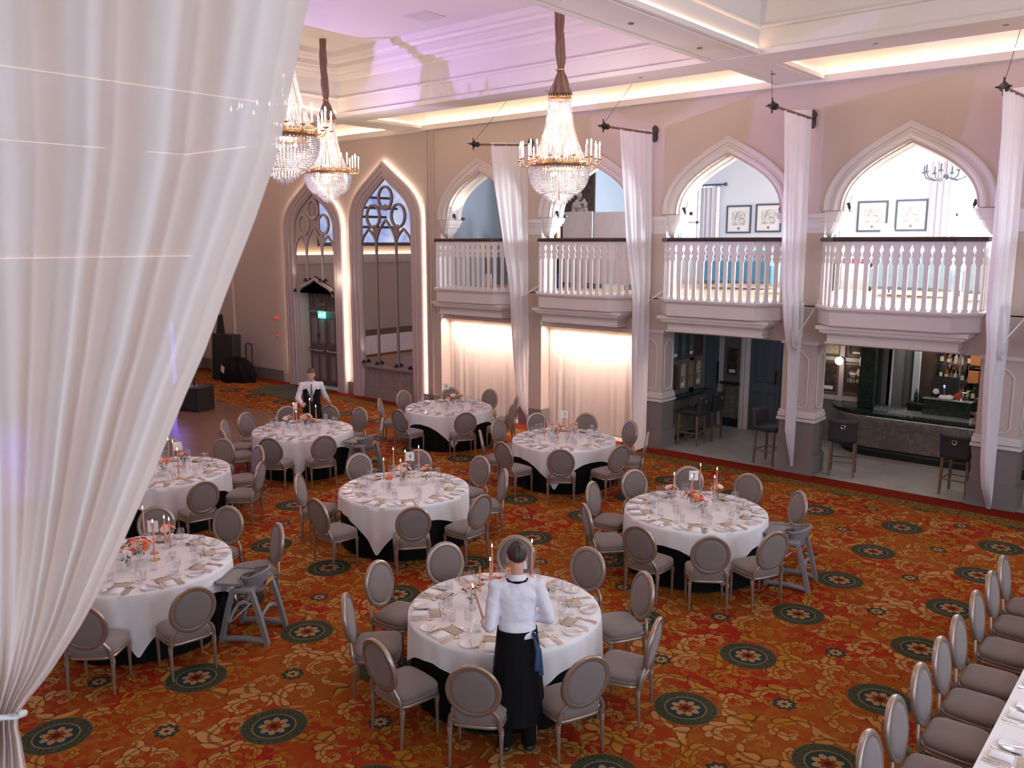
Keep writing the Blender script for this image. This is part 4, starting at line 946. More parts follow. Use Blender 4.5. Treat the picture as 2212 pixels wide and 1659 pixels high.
# voile swags hung from poles that stand out over the balconies
POLE = [((1022,311),(1095,218)),((1303,272),(1365,182)),((1668,228),(1667,152)),((2168,187),(2205,62))]
DRP = [[(308,1059,1138),(400,1066,1140),(515,1083,1139),(620,1101,1139),(645,1103,1138),(700,1105,1140),(780,1111,1142),(840,1116,1146),(880,1126,1150),(908,1142,1154)],
       [(279,1338,1408),(400,1343,1406),(515,1351,1405),(600,1362,1403),(655,1368,1399),(700,1367,1402),(780,1367,1402),(860,1367,1400),(930,1367,1394),(975,1368,1388)],
       [(238,1693,1756),(400,1691,1754),(515,1690,1752),(600,1690,1750),(690,1693,1746),(735,1700,1741),(760,1706,1743),(850,1703,1743),(930,1699,1736),(965,1704,1728),(1004,1711,1716)],
       [(193,2165,2232),(300,2160,2214),(515,2147,2203),(620,2138,2192),(690,2132,2184),(740,2134,2180),(780,2133,2178),(900,2128,2172),(1000,2124,2164),(1050,2126,2156),(1097,2135,2141)]]
PIERN = ('between the first two bays','between the second and third bays','between the two open bar bays','at the far side of the bar bay')
for i, (tipwire, D) in enumerate(zip(POLE, DRP)):
    px = PIER[i]; tip = at_x(*tipwire[0], px); pz = 6.33; ty = max(13.1, min(13.6, tip.y))
    o = thing('curtain_pole', 'dark curtain pole with iron finial ' + PIERN[i], 'curtain pole', (px, WY, pz), 0, 'curtain poles over the arcade')
    MB().tube([(0,-.02,0),(0,ty-WY+.12,tip.z-pz)], .022, 10).build('pole', 'pole_wood', o)
    f = MB(); L = ty-WY; zt = tip.z-pz
    f.sphere((0,L+.13,zt), .055, 10, 8); f.lathe([(.02,0),(.05,.02),(.085,.06),(.03,.11),(.012,.16),(.004,.26)], 4, T(0,L+.08,zt,rx=PI/2)); f.tube([(-.1,L,zt),(.1,L,zt)], .012, 6); f.tube([(0,L,zt-.12),(0,L,zt+.12)], .012, 6)
    f.build('finial', 'dark_iron', o, smooth=30)
    MB().prism([(-.03,-.16),(.03,-.16),(.06,-.08),(.05,0),(.075,.07),(.04,.13),(0,.16),(-.04,.13),(-.075,.07),(-.05,0),(-.06,-.08)], 0, .035, T(0,-.002,0,rx=PI/2)).build('bracket', 'dark_iron', o, smooth=None)
    e = at_z(*tipwire[1], BS); MB().tube([(tip.x,ty,tip.z+.03),(e.x,e.y,BS)], .004, 6).build('wire', 'dark_iron', smooth=60)
    w = COL.objects[-1]; tag(w, 'thin wire holding up the curtain pole ' + PIERN[i], 'wire', 'pole wires')
    y0, y1 = D[0][0], D[-1][0]; nu, nv = 44, 60
    def edge(y):
        l, r = interp(D, y); A, B = at_x(l, y, px), at_x(r, y, px)
        for P_ in (A, B): P_.y = min(P_.y, WY-.10)
        return A, B
    def fn(u, v):
        y = y0+(y1-y0)*v; A, B = edge(y); p = A.lerp(B, u); wd = (B-A).length
        k = .012 + .02*min(1, v*3); p.x += k*(math.sin(u*34+v*2)+.8*math.sin(u*19+1+3*v)) * min(1.0, .5+wd)
        if i >= 2 and .5 < v < .68: p.x += .06*math.sin(PI*(v-.5)/.18)*math.sin(PI*u)
        return p
    d_ = MB().grid(fn, nu, nv).build('voile_swag', 'sheer_white', smooth=80)
    tag(d_, 'white voile drape falling from the pole ' + PIERN[i], 'curtain', 'voile drapes on the arcade')
    vt = (.55,.54,.63,.60)[i]; A, B = edge(y0+(y1-y0)*vt); m_ = A.lerp(B, .55)
    MB().tube([m_+Vector((.05,-.02,0)), A.lerp(B,.5)+Vector((.07,0,-.03)), (px+.34, 14.98, 3.22+.06*(i<2)), (px+.42,14.86,3.28)], .009, 6).build('tie_cord', 'linen', d_)
    if i >= 2:                                                     # the slack loop of cloth below the tie
        def loop(u, v):
            a = -.15*PI + 1.3*PI*u; c_ = A.lerp(B, .45); r_ = .27+.05*math.sin(v*9); return (px+.09+.03*math.sin(v*20), c_.y - (.02+r_*.62)*math.cos(a) + .01*v, c_.z + .30 - .60*math.sin(a)*(.72+.28*v) )
        MB().grid(loop, 20, 8).build('loop', 'sheer_white', d_, smooth=80)

# ------------------------------------------------------------------ balconies
def plan(bx, hw, off=0.0):
    f = hw-.33; return [(bx-hw-off*.2, WY+.3), (bx-hw-off, WY-.17-off*.4), (bx-f-off*.4, WY-.55-off), (bx+f+off*.4, WY-.55-off), (bx+hw+off, WY-.17-off*.4), (bx+hw+off*.2, WY+.3)]
BN = ('end bay by the mirrors','second bay','third bay','bay over the bar','bay beyond the frame')
PR = [(0,.05),(.03,.05),(.035,.035),(.60,.035),(.625,.055),(.655,.066),(.685,.050),(.70,.056),(.735,.0755),(.77,.060),(.80,.046),(.835,.058),(.87,.0755),(.91,.0765)]
def baluster_mb():
    b = MB(); pts = [(h, z) for z, h in PR]; poly = pts + [(-h, z) for h, z in pts[::-1]]; n = len(pts)
    for i in range(n-1):
        (h0, z0), (h1, z1) = pts[i], pts[i+1]
        b.loft([[(-h0,-.016,z0),(h0,-.016,z0),(h0,.016,z0),(-h0,.016,z0)],[(-h1,-.016,z1),(h1,-.016,z1),(h1,.016,z1),(-h1,.016,z1)]], cap=(i in (0, n-2)))
    return b
bal = baluster_mb().build('baluster', 'white_paint', smooth=None); COL.objects.unlink(bal)
for i, (bx, hw) in enumerate(BAY[:5]):
    o = thing('balcony', 'white canted balcony front on stepped brackets, ' + BN[i], 'balcony', (0,0,0), 0, 'balconies of the arcade')
    b = MB()
    def ring(off, z): return [(x,y,z) for x,y in plan(bx, hw-.04, off)]
    b.loft([ring(-.03,2.80), ring(0,2.82), ring(0,3.05), ring(.025,3.06), ring(.03,3.075), ring(.055,3.09), ring(.06,3.125), ring(.03,3.14)])
    b.build('balcony_front', 'pale_paint', o, smooth=None)
    b = MB()
    for (off, z0, z1, wd) in ((-.07,2.74,2.80,.10),(-.10,2.69,2.74,.16),(-.13,2.665,2.69,.20),(-.22,2.52,2.665,.26),(-.19,2.49,2.52,.23)):
        b.box(bx-hw+wd+.02, bx+hw-wd-.02, WY-.55-off, WY, z0, z1)
    b.build('bracket', 'pale_paint', o, smooth=None)
    o = thing('balustrade', 'pierced white balustrade with dark handrail, ' + BN[i], 'balustrade', (0,0,0), 0, 'balustrades of the arcade')
    P = [Vector((x,y,0)) for x,y in plan(bx, hw-.07, 0.0)][0:6]
    hr = MB(); pr = [(-.05,4.235),(-.055,4.25),(-.055,4.285),(-.035,4.305),(.035,4.305),(.055,4.285),(.055,4.25),(.05,4.235)]
    rg = []
    for k, p in enumerate(P):
        t0 = (P[k]-P[k-1]).normalized() if k else (P[1]-P[0]).normalized(); t1 = (P[k+1]-P[k]).normalized() if k < 5 else t0
        nn = Vector((0,0,1)).cross((t0+t1).normalized()); s = 1/max(.5, nn.dot(Vector((0,0,1)).cross(t1)))
        rg.append([(p.x+nn.x*d*s, p.y+nn.y*d*s, z) for d, z in pr])
    hr.loft(rg[::-1]).build('handrail', 'handrail_wood', o, smooth=None)
    r2 = MB()
    for A, B in zip(P[0:], P[1:]):
        d = B-A; L = d.length; an = math.atan2(d.y, d.x); r2.box(0, L, -.02, .02, 4.035, 4.236, T(A.x, A.y, 0, rz=an)) if False else None
        r2.box(0, L, -.022, .022, 4.05, 4.236, T(A.x, A.y, 0, rz=an)) if False else None
        r2.box(0, L, -.02, .02, 4.222, 4.24, T(A.x, A.y, 0, rz=an))
        n = max(1, round(L/.155))
        for q in range(n):
            p = A + d*((q+.5)/n); c = bal.copy(); COL.objects.link(c); c.parent = o; c.location = (p.x, p.y, 3.138); c.rotation_euler = (0,0,an); c.scale = (L/n/.155, 1, 1.195)
    r2.build('top_rail', 'white_paint', o, smooth=None)
# little uplights on the imposts, each throwing a warm fan up its arch
for i, (bx, hw) in enumerate(BAY[:5]):
    for s in (-1, 1):
        x = bx+s*(ARH-.09); o = thing('uplight', 'small black spotlight on the %s impost of the arch over %s' % ('outer' if s < 0 else 'inner', BN[i]), 'spotlight', (x, WY+.2, 4.75), 0, 'uplights on the arches')
        MB().tube([(0,0,0),(0,0,.05)], .012, 8).build('stand', 'dark_iron', o)
        MB().lathe([(.024,0),(.03,.02),(.032,.11),(.026,.11)], 12, T(0,0,.04,ry=s*.3)).build('head', 'dark_iron', o)
        MB().lathe([(.024,.108),(.001,.109)], 12, T(0,0,.04,ry=s*.3), cap=False).build('lens', 'spot_lens', o)
        light('uplight_lamp', 'SPOT', (x-s*.03, WY+.2, 4.93), (1.0,.78,.56), 22, (x-s*.38, WY+.2, 6.1), spot=120, blend=.9, rad=.03)
# ------------------------------------------------------------------ highchairs
def make_highchair():
    o = thing('highchair', 'x', 'highchair')                       # faces +Y, tray in front
    def u_frame(s):
        b = MB(); x = s*.235                                       # one moulded side: two splayed legs, foot bar, arched brace
        for y0, y1 in ((.255,.10),(-.255,-.10)):
            b.loft([[(x-.028+a, y+c, z) for a, c in ((0,-.024),(.056,-.024),(.056,.024),(0,.024))] for x_, y, z in ((0,y0,0.0),(0,y0*.985,.04),(0,(y0+y1)/2,.34),(0,y1,.60))])
        b.tube([(x,.25,.035),(x,.1,.05),(x,0,.055),(x,-.1,.05),(x,-.25,.035)], .032, 8)
        return b.build('side_frame', 'highchair_grey', o, smooth=50)
    for s in (-1, 1): u_frame(s)
    for y, a in ((.17,.22),(-.17,.22)):
        b = MB(); b.tube([(-.235,y,.22),(-.12,y,.30),(0,y,.325),(.12,y,.30),(.235,y,.22)], (.018,.024), 8); b.build('cross_brace', 'highchair_grey', o, smooth=60)
    b = MB().bbox(-.25,.25,-.115,.115,.55,.61,.015); b.build('seat_support', 'highchair_grey', o)
    def shell(u, v):                                               # bucket seat, open at the front, high flared rim behind
        a = -.15*PI + 1.3*PI*u; k = .55+.45*v; return (.17*k*math.cos(a), -.04-.16*k*math.sin(a) if a > 0 else -.04-.16*k*math.sin(a), .50+.20*v+.06*v*max(0,math.sin(a)))
    b = MB().grid(shell, 24, 6); b.add([(.09*math.cos(q*PI/6), -.04-.088*math.sin(q*PI/6), .50) for q in range(12)], [tuple(range(12))])
    sh = b.build('seat_bucket', 'highchair_grey', o, smooth=60, thick=.016)
    MB().tube([shell(q/24, 1.0) for q in range(25)], .016, 8).build('rim', 'highchair_grey', sh, smooth=60)
    MB().lathe([(.01,0),(.115,0)], 20, T(0,-.03,.515)).build('cushion', 'highchair_dark', o)
    MB().box(-.075,.075,-.003,.003,0,.05,T(0,-.196,.60,rx=.28)).build('warning_label', 'label_yellow', o, smooth=None)
    out = [(-.21,.04),(-.235,.10),(-.235,.27),(-.20,.31),(.20,.31),(.235,.27),(.235,.10),(.21,.04),(.15,.04),(.12,.08),(.06,.12),(-.06,.12),(-.12,.08),(-.15,.04)]
    tr = MB().prism(out, .63, .650).build('tray', 'highchair_grey', o, smooth=None)
    MB().tube([(x*.985,y if y > .05 else y,.655) for x,y in out] + [(out[0][0]*.985,out[0][1],.655)], .009, 6).build('tray_lip', 'highchair_grey', tr)
    MB().tube([(-.20,.05,.32),(-.12,.20,.18),(.12,.20,.18),(.20,.05,.32)], .006, 6).build('strap', 'linen', o)
    return o
HC = Placer(make_highchair())
HC.put((-7.80,4.815,0), R(-148)-PI/2, 'grey plastic highchair with tray pulled up to table five', 'highchairs')
HC.put((-3.90,10.0,0), R(190)-PI/2, 'grey plastic highchair with tray pulled up to table two', 'highchairs')
HC.put((-11.86,9.76,0), R(200)-PI/2, "grey plastic highchair with tray at the waistcoated waiter's table", 'highchairs')

# ------------------------------------------------------------------ arched mirror, mirrored arch over the door
def lancet(h, rise, n=14): return arch(h, rise, 0.80, n, 0.50, 0.50)
def tall(xc, h, spr, rise, z0): return [(xc+h, z0)] + [(xc+x, spr+z) for x, z in lancet(h, rise)] + [(xc-h, z0)]
FR = [(.44,.0),(.44,-.03),(.44,-.115),(.40,-.135),(.34,-.135),(.325,-.105),(.27,-.105),(.255,-.125),(.20,-.125),(.185,-.085),(.135,-.085),(.12,-.105),(.07,-.105),(.05,-.06),(0,-.05),(0,0.0)]
def mirror_arch(name, lab, xc, h, spr, rise, zb, zf, door):
    o = thing(name, lab, 'mirror' , (xc, WY-.002, 0))
    b = MB(); C = []
    for off, dy in FR: C.append([(x-xc, dy, z) for x, z in tall(xc, h+off, spr, rise+off*1.0, zf)])
    for p, q in zip(C, C[1:]): b.strip(p, q)
    b.build('frame', 'frame_paint', o, smooth=30)
    # halo of light leaking out behind the frame onto the wall
    A = [(x-xc, -.055, z) for x, z in tall(xc, h+.43, spr, rise+.43, max(zf,.36))]; B_ = [(x-xc, -.02, z) for x, z in tall(xc, h+.455, spr, rise+.455, max(zf,.36))]
    MB().strip(A, B_).build('light_strip', 'led_halo', o, smooth=None)
    # glass
    if door:                                                       # bottom follows the door head
        hd = [(x, zb+z) for x, z in arch(h+.04, .50, .55)]
        tp = [(x-xc, z) for x, z in tall(xc, h+.02, spr, rise+.02, zb)]
        poly = tp[1:-1] + [(-h-.02, zb)] + [(x, z) for x, z in hd[::-1]][1:-1] + [(h+.02, zb)]
    else: poly = [(x-xc, z) for x, z in tall(xc, h+.02, spr, rise+.02, zb)]
    MB().add([(x, -.016, z) for x, z in poly], [tuple(range(len(poly)))]).build('pane', 'mirror', o, smooth=None)
    # tracery
    b = MB(); m = h*.40; tz = spr-.08
    def bar(pts, r=.030): b.tube([(x, -.032, z) for x, z in pts], (r*.9, r), 8)
    for s in (-1, 1):
        zz = zb + (.42 if door else 0)
        bar([(s*m, zz), (s*m, tz-.55)], .028)
    rr = h*.265
    def circ(cx, cz, r): bar([(cx+r*math.cos(2*PI*k/28), cz+r*1.12*math.sin(2*PI*k/28)) for k in range(29)], .032)
    circ(0, spr+rise*.56, rr); circ(-h*.50, spr+rise*.15, rr); circ(h*.50, spr+rise*.15, rr)
    def pointed(x0, x1, z0, rz):
        w = (x1-x0)/2; c = (x0+x1)/2; bar([(c+x, z0+z) for x, z in arch(w, rz, .95, 8, .5, .5)], .026)
    pointed(-m, m, tz-.55, .70); pointed(-h, -m, tz-.50, .42); pointed(m, h, tz-.50, .42)
    # solid spandrels between the circles
    def web(poly): b.add([(x,-.026,z) for x,z in poly], [tuple(range(len(poly)))])
    web([(-h*.25,spr+rise*.33),(0,spr+rise*.27),(h*.25,spr+rise*.33),(0,spr+rise*.42)]); web([(-m,tz-.5),(-m*.72,tz-.05),(-h*.50,spr+rise*-.04),(-m*1.32,tz-.14)]); web([(m,tz-.5),(m*.72,tz-.05),(h*.50,spr-.04*rise),(m*1.32,tz-.14)])
    b.build('tracery', 'mauve_paint' if not door else 'frame_paint', o, smooth=60)
    # a row of tiny spotlights along the sill
    for k, x in enumerate((-h+.04, -m, m, h-.04)):
        z = zb+.02 if not door else zb + (.02 if k in (0,3) else .34)
        q = MB().box(-.04,.04,-.05,.04,0,.05); q.lathe([(.03,.05),(.032,.09),(.026,.09)],10); l_ = q.build('sill_spot', 'black_plastic', o, (x, -.10, z)); MB().lathe([(.024,.088),(.001,.0885)],10,cap=False).build('lens', 'spot_lens', l_)
    return o
h1, x1_ = 0.97, -17.12
MIR = mirror_arch('arched_mirror', 'tall pointed arched mirror with tracery and glowing halo beside the corner pilaster', x1_, h1, 4.72, 1.12, .93, 0.0, False)
b = MB().box(-h1,h1,-.05,0,0,.86)
for k in range(8):
    x = -h1+.13+k*(2*h1-.26)/7; b.box(x-.02,x+.02,-.075,-.05,.30,.80)
    if k < 7: xm = x+(2*h1-.26)/14; b.tube([(x,-.065,.66),(x+.06,-.065,.74),(xm,-.065,.79),(xm+(xm-x)-.06,-.065,.74),(2*xm-x,-.065,.66)], .012, 6)
b.box(-h1,h1,-.085,0,0,.28).box(-h1-.02,h1+.02,-.13,0,.86,.93)
b.build('dado_panel', 'mauve_paint', MIR, smooth=None)
for x in (.10,.38): MB().box(x,x+.10,-.062,-.05,.44,.54).build('socket', 'red_plastic' if x > 2 else 'terracotta', MIR, smooth=None)
h0, x0_ = 0.90, -20.20
MIR2 = mirror_arch('arched_mirror', 'pointed arched mirror with tracery set above the dark panelled double door', x0_, h0, 4.55, 1.02, 2.76, 0.0, True)
hd = arch(.86, .46, .55); b = MB(); C = []
for off, dy in ((0.03,.02),(0.03,-.07),(.0,-.09),(-.05,-.09),(-.06,-.03),(-.06,.05)): C.append([(x*(.86+off)/.86, dy, 2.74+z+off) for x, z in hd])
for p, q in zip(C, C[1:]): b.strip(p, q)
b.build('door_hood', 'frame_paint', MIR2, smooth=30)
light('halo_lamp', 'POINT', (-18.9, 14.75, 3.2), (1.0,.82,.66), 12, rad=.3)
for s, (xc, h, z0) in enumerate(((x1_, h1, 1.0), (x0_, h0, 3.0))):
    for x in (-h+.06, h-.06): light('sill_lamp', 'SPOT', (xc+x, WY-.14, z0+.1), (1.0,.84,.68), 7, (xc+x*1.02, WY-.05, z0+3), spot=70, blend=.8, rad=.03)
# panelled double door in its recess
D = thing('door_1', None, None, ((DX0+DX1)/2, WY+.33, 0)); del_ = D; struct(D)
wd = (DX1-DX0)/2
for s in (-1, 1):
    lf = MB().box(min(0,s*wd)+.004, max(0,s*wd)-.004, 0, .05, 0.02, 2.2); L = s
    leaf_ = lf.build('door_leaf', 'door_paint', D, smooth=None)
    f = MB()
    for a0, a1, z0, z1 in ((.10,.36,1.25,2.05),(.48,.74,1.25,2.05),(.10,.36,.15,.92),(.48,.74,.15,.92)):
        xa, xb_ = sorted((s*a0, s*a1))
        for q in ((xa,xa+.02,z0,z1),(xb_-.02,xb_,z0,z1),(xa,xb_,z0,z0+.02),(xa,xb_,z1-.02,z1)): f.box(q[0],q[1],-.022,0,q[2],q[3])
        f.box(xa+.05,xb_-.05,-.012,0,z0+.05,z1-.05)
    f.build('panel_moulding', 'mauve_paint', leaf_, smooth=None)
    p = MB().tube([(s*.08,-.01,1.12),(s*.08,-.10,1.10),(s*.10,-.11,1.06),(s*.76,-.11,1.06),(s*.80,-.10,1.10),(s*.80,-.01,1.16)], .014, 8).build('push_bar', 'chair_silver', leaf_)
    MB().box(min(0,s*wd)+.01, max(0,s*wd)-.01, -.006, 0, 0.02, .04).build('kick_strip', 'nickel', leaf_, smooth=None)
hd2 = arch(wd+.02, .48, .5); poly = [(wd+.02,2.2)] + [(x, 2.70+z) for x, z in hd2] + [(-wd-.02,2.2)]
MB().loft([[(x,.0,z) for x,z in poly],[(x,.05,z) for x,z in poly]]).build('tympanum', 'door_paint', D, smooth=None)
f = MB()
for s in (-1,1):
    for a0, a1 in ((.08,.36),(.46,.74)):
        f.tube([(s*a0,-.012,2.3),(s*a0,-.012,2.62),(s*(a0+a1)/2,-.012,2.88-.12*abs(a0)),(s*a1,-.012,2.58),(s*a1,-.012,2.3),(s*a0,-.012,2.3)], .014, 6)
f.box(-wd,wd,-.03,0,2.17,2.24); f.build('tracery', 'mauve_paint', D)
MB().box(-.03,.03,-.03,0,1.43,1.55,T(-.42,0,0)).build('latch', 'black_plastic', D, smooth=None)
o = thing('exit_sign', 'lit green emergency exit sign hanging on the dark double door', 'exit sign', (-20.33, WY+.26, 2.02))
MB().box(-.17,.17,-.012,.012,0,.20).build('panel', 'exit_green', o, smooth=None)
g = MB(); y = -.0145                                              # running figure, doorway and arrow
for q in ((.075,.155,.03,.17),): g.box(q[0],q[1],y-.001,y,q[2],q[3])
g.sphere((-.055,y,.155), (.014,.002,.014), 8, 6)
for pts in (((-.06,.135),(-.075,.085)),((-.075,.085),(-.045,.06),(-.06,.025)),((-.075,.085),(-.10,.055),(-.13,.055)),((-.063,.128),(-.03,.105),(-.01,.12)),((-.066,.128),(-.10,.118),(-.11,.09))): g.tube([(x,y,z) for x,z in pts], .009, 6)
g.tube([(.0,y,.10),(.05,y,.10)], .006, 6); g.build('pictogram', 'exit_white', o)
MB().box(-.17,.17,-.03,.03,.205,.245).build('lamp_housing', 'gold_frame', o, smooth=None); MB().tube([(0,.02,.22),(0,.06,.22)], .01, 6).build('bracket', 'tin', o)
tag(MB().box(-.15,.15,-.02,.03,0,.06).build('door_plate', 'gold_frame', loc=(-20.33,WY+.30,2.39), smooth=None), 'small gilt box mounted above the green exit sign', 'door sensor')
light('exit_glow', 'POINT', (-20.33, WY+.15, 2.1), (.1,.9,.7), 1.2, rad=.1)
o = thing('fire_alarm', 'round red fire alarm sounder on the wall beside the door', 'fire alarm', (-22.19, WY, 1.95)); MB().lathe([(.075,0),(.08,.03),(.06,.06),(.05,.085),(.002,.09)],20,T(rx=PI/2)).build('sounder', 'red_plastic', o); MB().lathe([(.03,.088),(.002,.095)],14,T(rx=PI/2),cap=False).build('lens', 'card_paper', o)
o = thing('call_point', 'small red fire call point on the wall below the alarm sounder', 'fire call point', (-22.19, WY, 1.37)); MB().box(-.045,.045,-.04,0,0,.09).build('box', 'red_plastic', o, smooth=None); MB().box(-.025,.025,-.043,-.04,.02,.06).build('glass_plate', 'card_paper', o, smooth=None)
o = MB().bbox(-1.05,1.05,-.85,.55,.0,.016,.006).build('doormat', 'mat_dark', loc=(-20.4, 14.22, .001), smooth=None); tag(o, 'dark green doormat lying before the dark double door', 'doormat')

# ------------------------------------------------------------------ dance floor, stage gear at the far corner
o = MB().bbox(-24.2,-14.7,3.2,11.93,.001,.022,.008).build('dance_floor', 'parquet', smooth=None); tag(o, 'glossy wooden parquet dance floor laid over the carpet', 'dance floor')
b_ = at_z(386, 925, .02); d_ = Vector((b_.x, b_.y, 0)); src = d_*1.24
o = thing('stage_light_bar', 'upright blue stage light bar beyond the dance floor, mirrored in the parquet', 'stage light', (src.x, src.y, 0), YAW)
MB().box(-.10,.10,-.06,.06,0,.06).box(-.07,.07,-.04,.05,.06,2.1).build('body', 'black_plastic', o, smooth=None); MB().box(-.055,.055,-.045,-.04,.30,2.05).build('lens', 'stage_blue', o, smooth=None)
def gear():
    p = at_z(423, 886); o = thing('subwoofer', 'black subwoofer box on the dance floor by the curtain edge', 'speaker', (p.x, p.y, .022), R(20))
    MB().bbox(-.36,.36,-.30,.30,.0,.60,.015).build('cabinet', 'black_plastic', o); MB().box(-.32,.32,-.306,-.30,.05,.55).build('grille', 'book_black', o, smooth=None)
    MB().lathe([(.10,.60),(.10,.612),(.03,.62)],16,T(.0,.0,0)).build('pole_cup', 'nickel', o); MB().tube([(0,0,.60),(0,0,1.25)], .03, 10).build('speaker_pole', 'black_plastic', o)
    MB().bbox(-.2,.2,-.19,.19,1.25,1.95,.02).build('speaker_head', 'black_plastic', o)
    p = at_z(470, 821); o = thing('flight_case', 'tall black flight case leaning in the far corner', 'equipment case', (p.x+.1, p.y+.25, 0), R(12)); MB().bbox(-.45,.45,-.17,.17,0,1.42,.02,T(rx=-.07)).build('case', 'black_plastic', o); MB().tube([(-.44,-.18,0),(-.44,-.09,1.4)], .012, 6).build('edge_rail', 'tin', o)
    p = at_z(462, 824); o = thing('folded_screen', 'black triangular folded stand behind the flight case', 'stand', (p.x-.45, p.y+.55, 0), R(12)); MB().loft([[(-.35,-.05,0),(.35,-.05,0),(.35,.05,0),(-.35,.05,0)],[(.0,-.03,2.0),(.14,-.03,2.0),(.14,.03,2.0),(.0,.03,2.0)]]).build('cover', 'black_plastic', o, smooth=None)
    p = at_z(502, 826); o = thing('equipment_bag', 'bulky black equipment bag with a white tag against the corner pilaster', 'bag', (p.x-.1, p.y+.25, 0), R(8)); rr = random.Random(4)
    def bag(u, v):
        a = 2*PI*u; t = v*PI/2; q = (1-v**3)**.5 if v < 1 else 0; k = 1+.10*math.sin(3*a+1)+.06*math.sin(7*a)+.05*math.sin(11*a+v*6); return (.62*k*math.cos(a)*max(.03,q), .36*k*math.sin(a)*max(.03,q), .72*v*(1+.10*math.sin(2*a+.6)))
    MB().grid(bag, 40, 12, closeu=True).build('cover', 'black_cloth', o, smooth=70)
    MB().box(-.08,.08,-.004,.004,-.12,.12,T(-.18,-.40,.40,rx=.25,ry=.5)).build('tag', 'card_paper', o, smooth=None)
    p = at_z(512, 822); o = thing('hand_trolley', 'black hand trolley with a looped handle standing behind the bag', 'trolley', (p.x-.15, p.y+.55, 0), R(8))
    MB().tube([(-.14,0,.04),(-.14,.02,1.02),(-.10,.02,1.08),(.10,.02,1.08),(.14,.02,1.02),(.14,0,.04)], .018, 8).build('handle', 'black_plastic', o); MB().box(-.2,.2,-.25,.02,.02,.05).build('toe_plate', 'black_plastic', o, smooth=None)
    for s in (-1,1): MB().lathe([(.01,-.02),(.07,-.02),(.07,.02),(.01,.02)],14,T(s*.2,.04,.07,ry=PI/2)).build('wheel', 'black_plastic', o)
    p = at_z(538, 806); o = thing('holdall', 'small black holdall with a loop handle by the dado', 'bag', (p.x-.05, p.y+.0, 0), R(0)); MB().grid(lambda u,v: (lambda q: (q[0]*.62,q[1]*.6,q[2]*.82))(bag(u,v)), 32, 10, closeu=True).build('cover', 'black_cloth', o, smooth=70); MB().tube([(.05,0,.5),(.06,0,.78),(.12,0,.84),(.26,0,.82),(.30,0,.5)], .016, 8).build('handle', 'black_plastic', o)
gear()
# what the mirrors see on the far wall: a big lit screen above a cornice, the skirted stage
o = thing('projection_screen', 'large lit projection screen on the far end wall, seen in the mirror', 'screen', (XL, 7.4, 4.2)); MB().box(.03,.06,-2.6,2.6,0,2.5).build('image', 'screen_image', o, smooth=None); MB().box(0,.05,-2.72,2.72,-.14,2.62).build('surround', 'slate_frame', o, smooth=None)
lt = MB()
for k, (w_, z_) in enumerate(((2.0,1.75),(2.6,1.35),(1.4,1.0),(2.2,.6))): lt.box(.061,.064,-w_/2,w_/2,z_-.05,z_+.05)
lt.build('caption_lines', 'slate_frame', o, smooth=None)
struct(MB().box(XL,XL+.16,YF,WY,3.55,3.75).box(XL,XL+.10,YF,WY,3.42,3.55).build('trim_20', 'pale_paint', smooth=None))
MB().box(XL+.02,XL+.12,YF,WY-.3,3.755,3.775).build('light_strip', 'led_warm', COL.objects['trim_20'], smooth=None)
def stg(u, v): s = u*9.0; return (-24.8+.02*math.sin(s*30)*v, 3.0+s, .72-.71*v)
o = thing('stage', 'low stage with a white pleated skirt along the far end wall', 'stage', (0,0,0)); MB().box(XL+.01,-24.82,3.0,12.0,.66,.72).build('deck', 'wood_dark', o, smooth=None); MB().grid(stg, 200, 3).build('skirt', 'linen', o, smooth=80)
# ------------------------------------------------------------------ bar lobby under the arcade
light('lobby_lamp', 'AREA', (-7.5, 16.7, 2.7), (0.75,.85,1.0), 4.0, (-7.5,16.7,0), 1.2, 1.0)
light('bar_lamp', 'AREA', (-4.2, 16.2, 2.7), (1.0,.86,.76), 14, (-4.2,16.4,0), 2.4, .8); light('bar_lamp', 'AREA', (-1.0, 16.4, 2.7), (1.0,.86,.76), 10, (-1,16.4,0), 2.0, .8)
light('back_bar_lamp', 'AREA', (-4.1, 18.9, 2.65), (1.0,.90,.80), 22, (-4.2,19.4,1.0), 2.2, .5)
light('lobby_blue', 'POINT', (-7.35, 17.5, 2.55), (.35,.6,1.0), 2.2, rad=.08)
def framed(name, lab, cat, w, h, m, fm, M4, group=None, plaque=False, fw=.035):
    o = thing(name, lab, cat, group=group); o.matrix_world = M4            # picture lies in XZ, faces -Y
    f = MB()
    for q in ((-w/2-fw,-w/2,-fw-h/2,h/2+fw),(w/2,w/2+fw,-fw-h/2,h/2+fw),(-w/2,w/2,-fw-h/2,-h/2),(-w/2,w/2,h/2,h/2+fw)): f.box(q[0],q[1],-.035,0,q[2],q[3])
    f.build('frame', fm, o, smooth=None); MB().box(-w/2,w/2,-.012,-.002,-h/2,h/2).build('sheet', m, o, smooth=None)
    if plaque: MB().box(-w*.28,w*.28,-.016,-.012,-h*.42,-h*.30).build('caption_plate', 'card_paper', o, smooth=None)
    return o
WX = -9.0
PM = ['print_blue','print_blue','print_blue','print_dark','print_dark','print_portrait','print_cream','print_portrait']
for r_ in range(2):
    for q in range(4):
        y = 15.93+q*.345; z = (2.03, 1.36)[r_]; k = r_*4+q
        framed('framed_print', 'framed print %s from the hall in the %s row above the marble ledge' % (ORDN[q], ('upper','lower')[r_]), 'picture', .24, .54, PM[k], 'gold_frame' if r_ else 'wood_dark', T(WX+.002, y, z, rz=PI/2), 'prints on the lobby wall', plaque=k in (2,5,7,0))
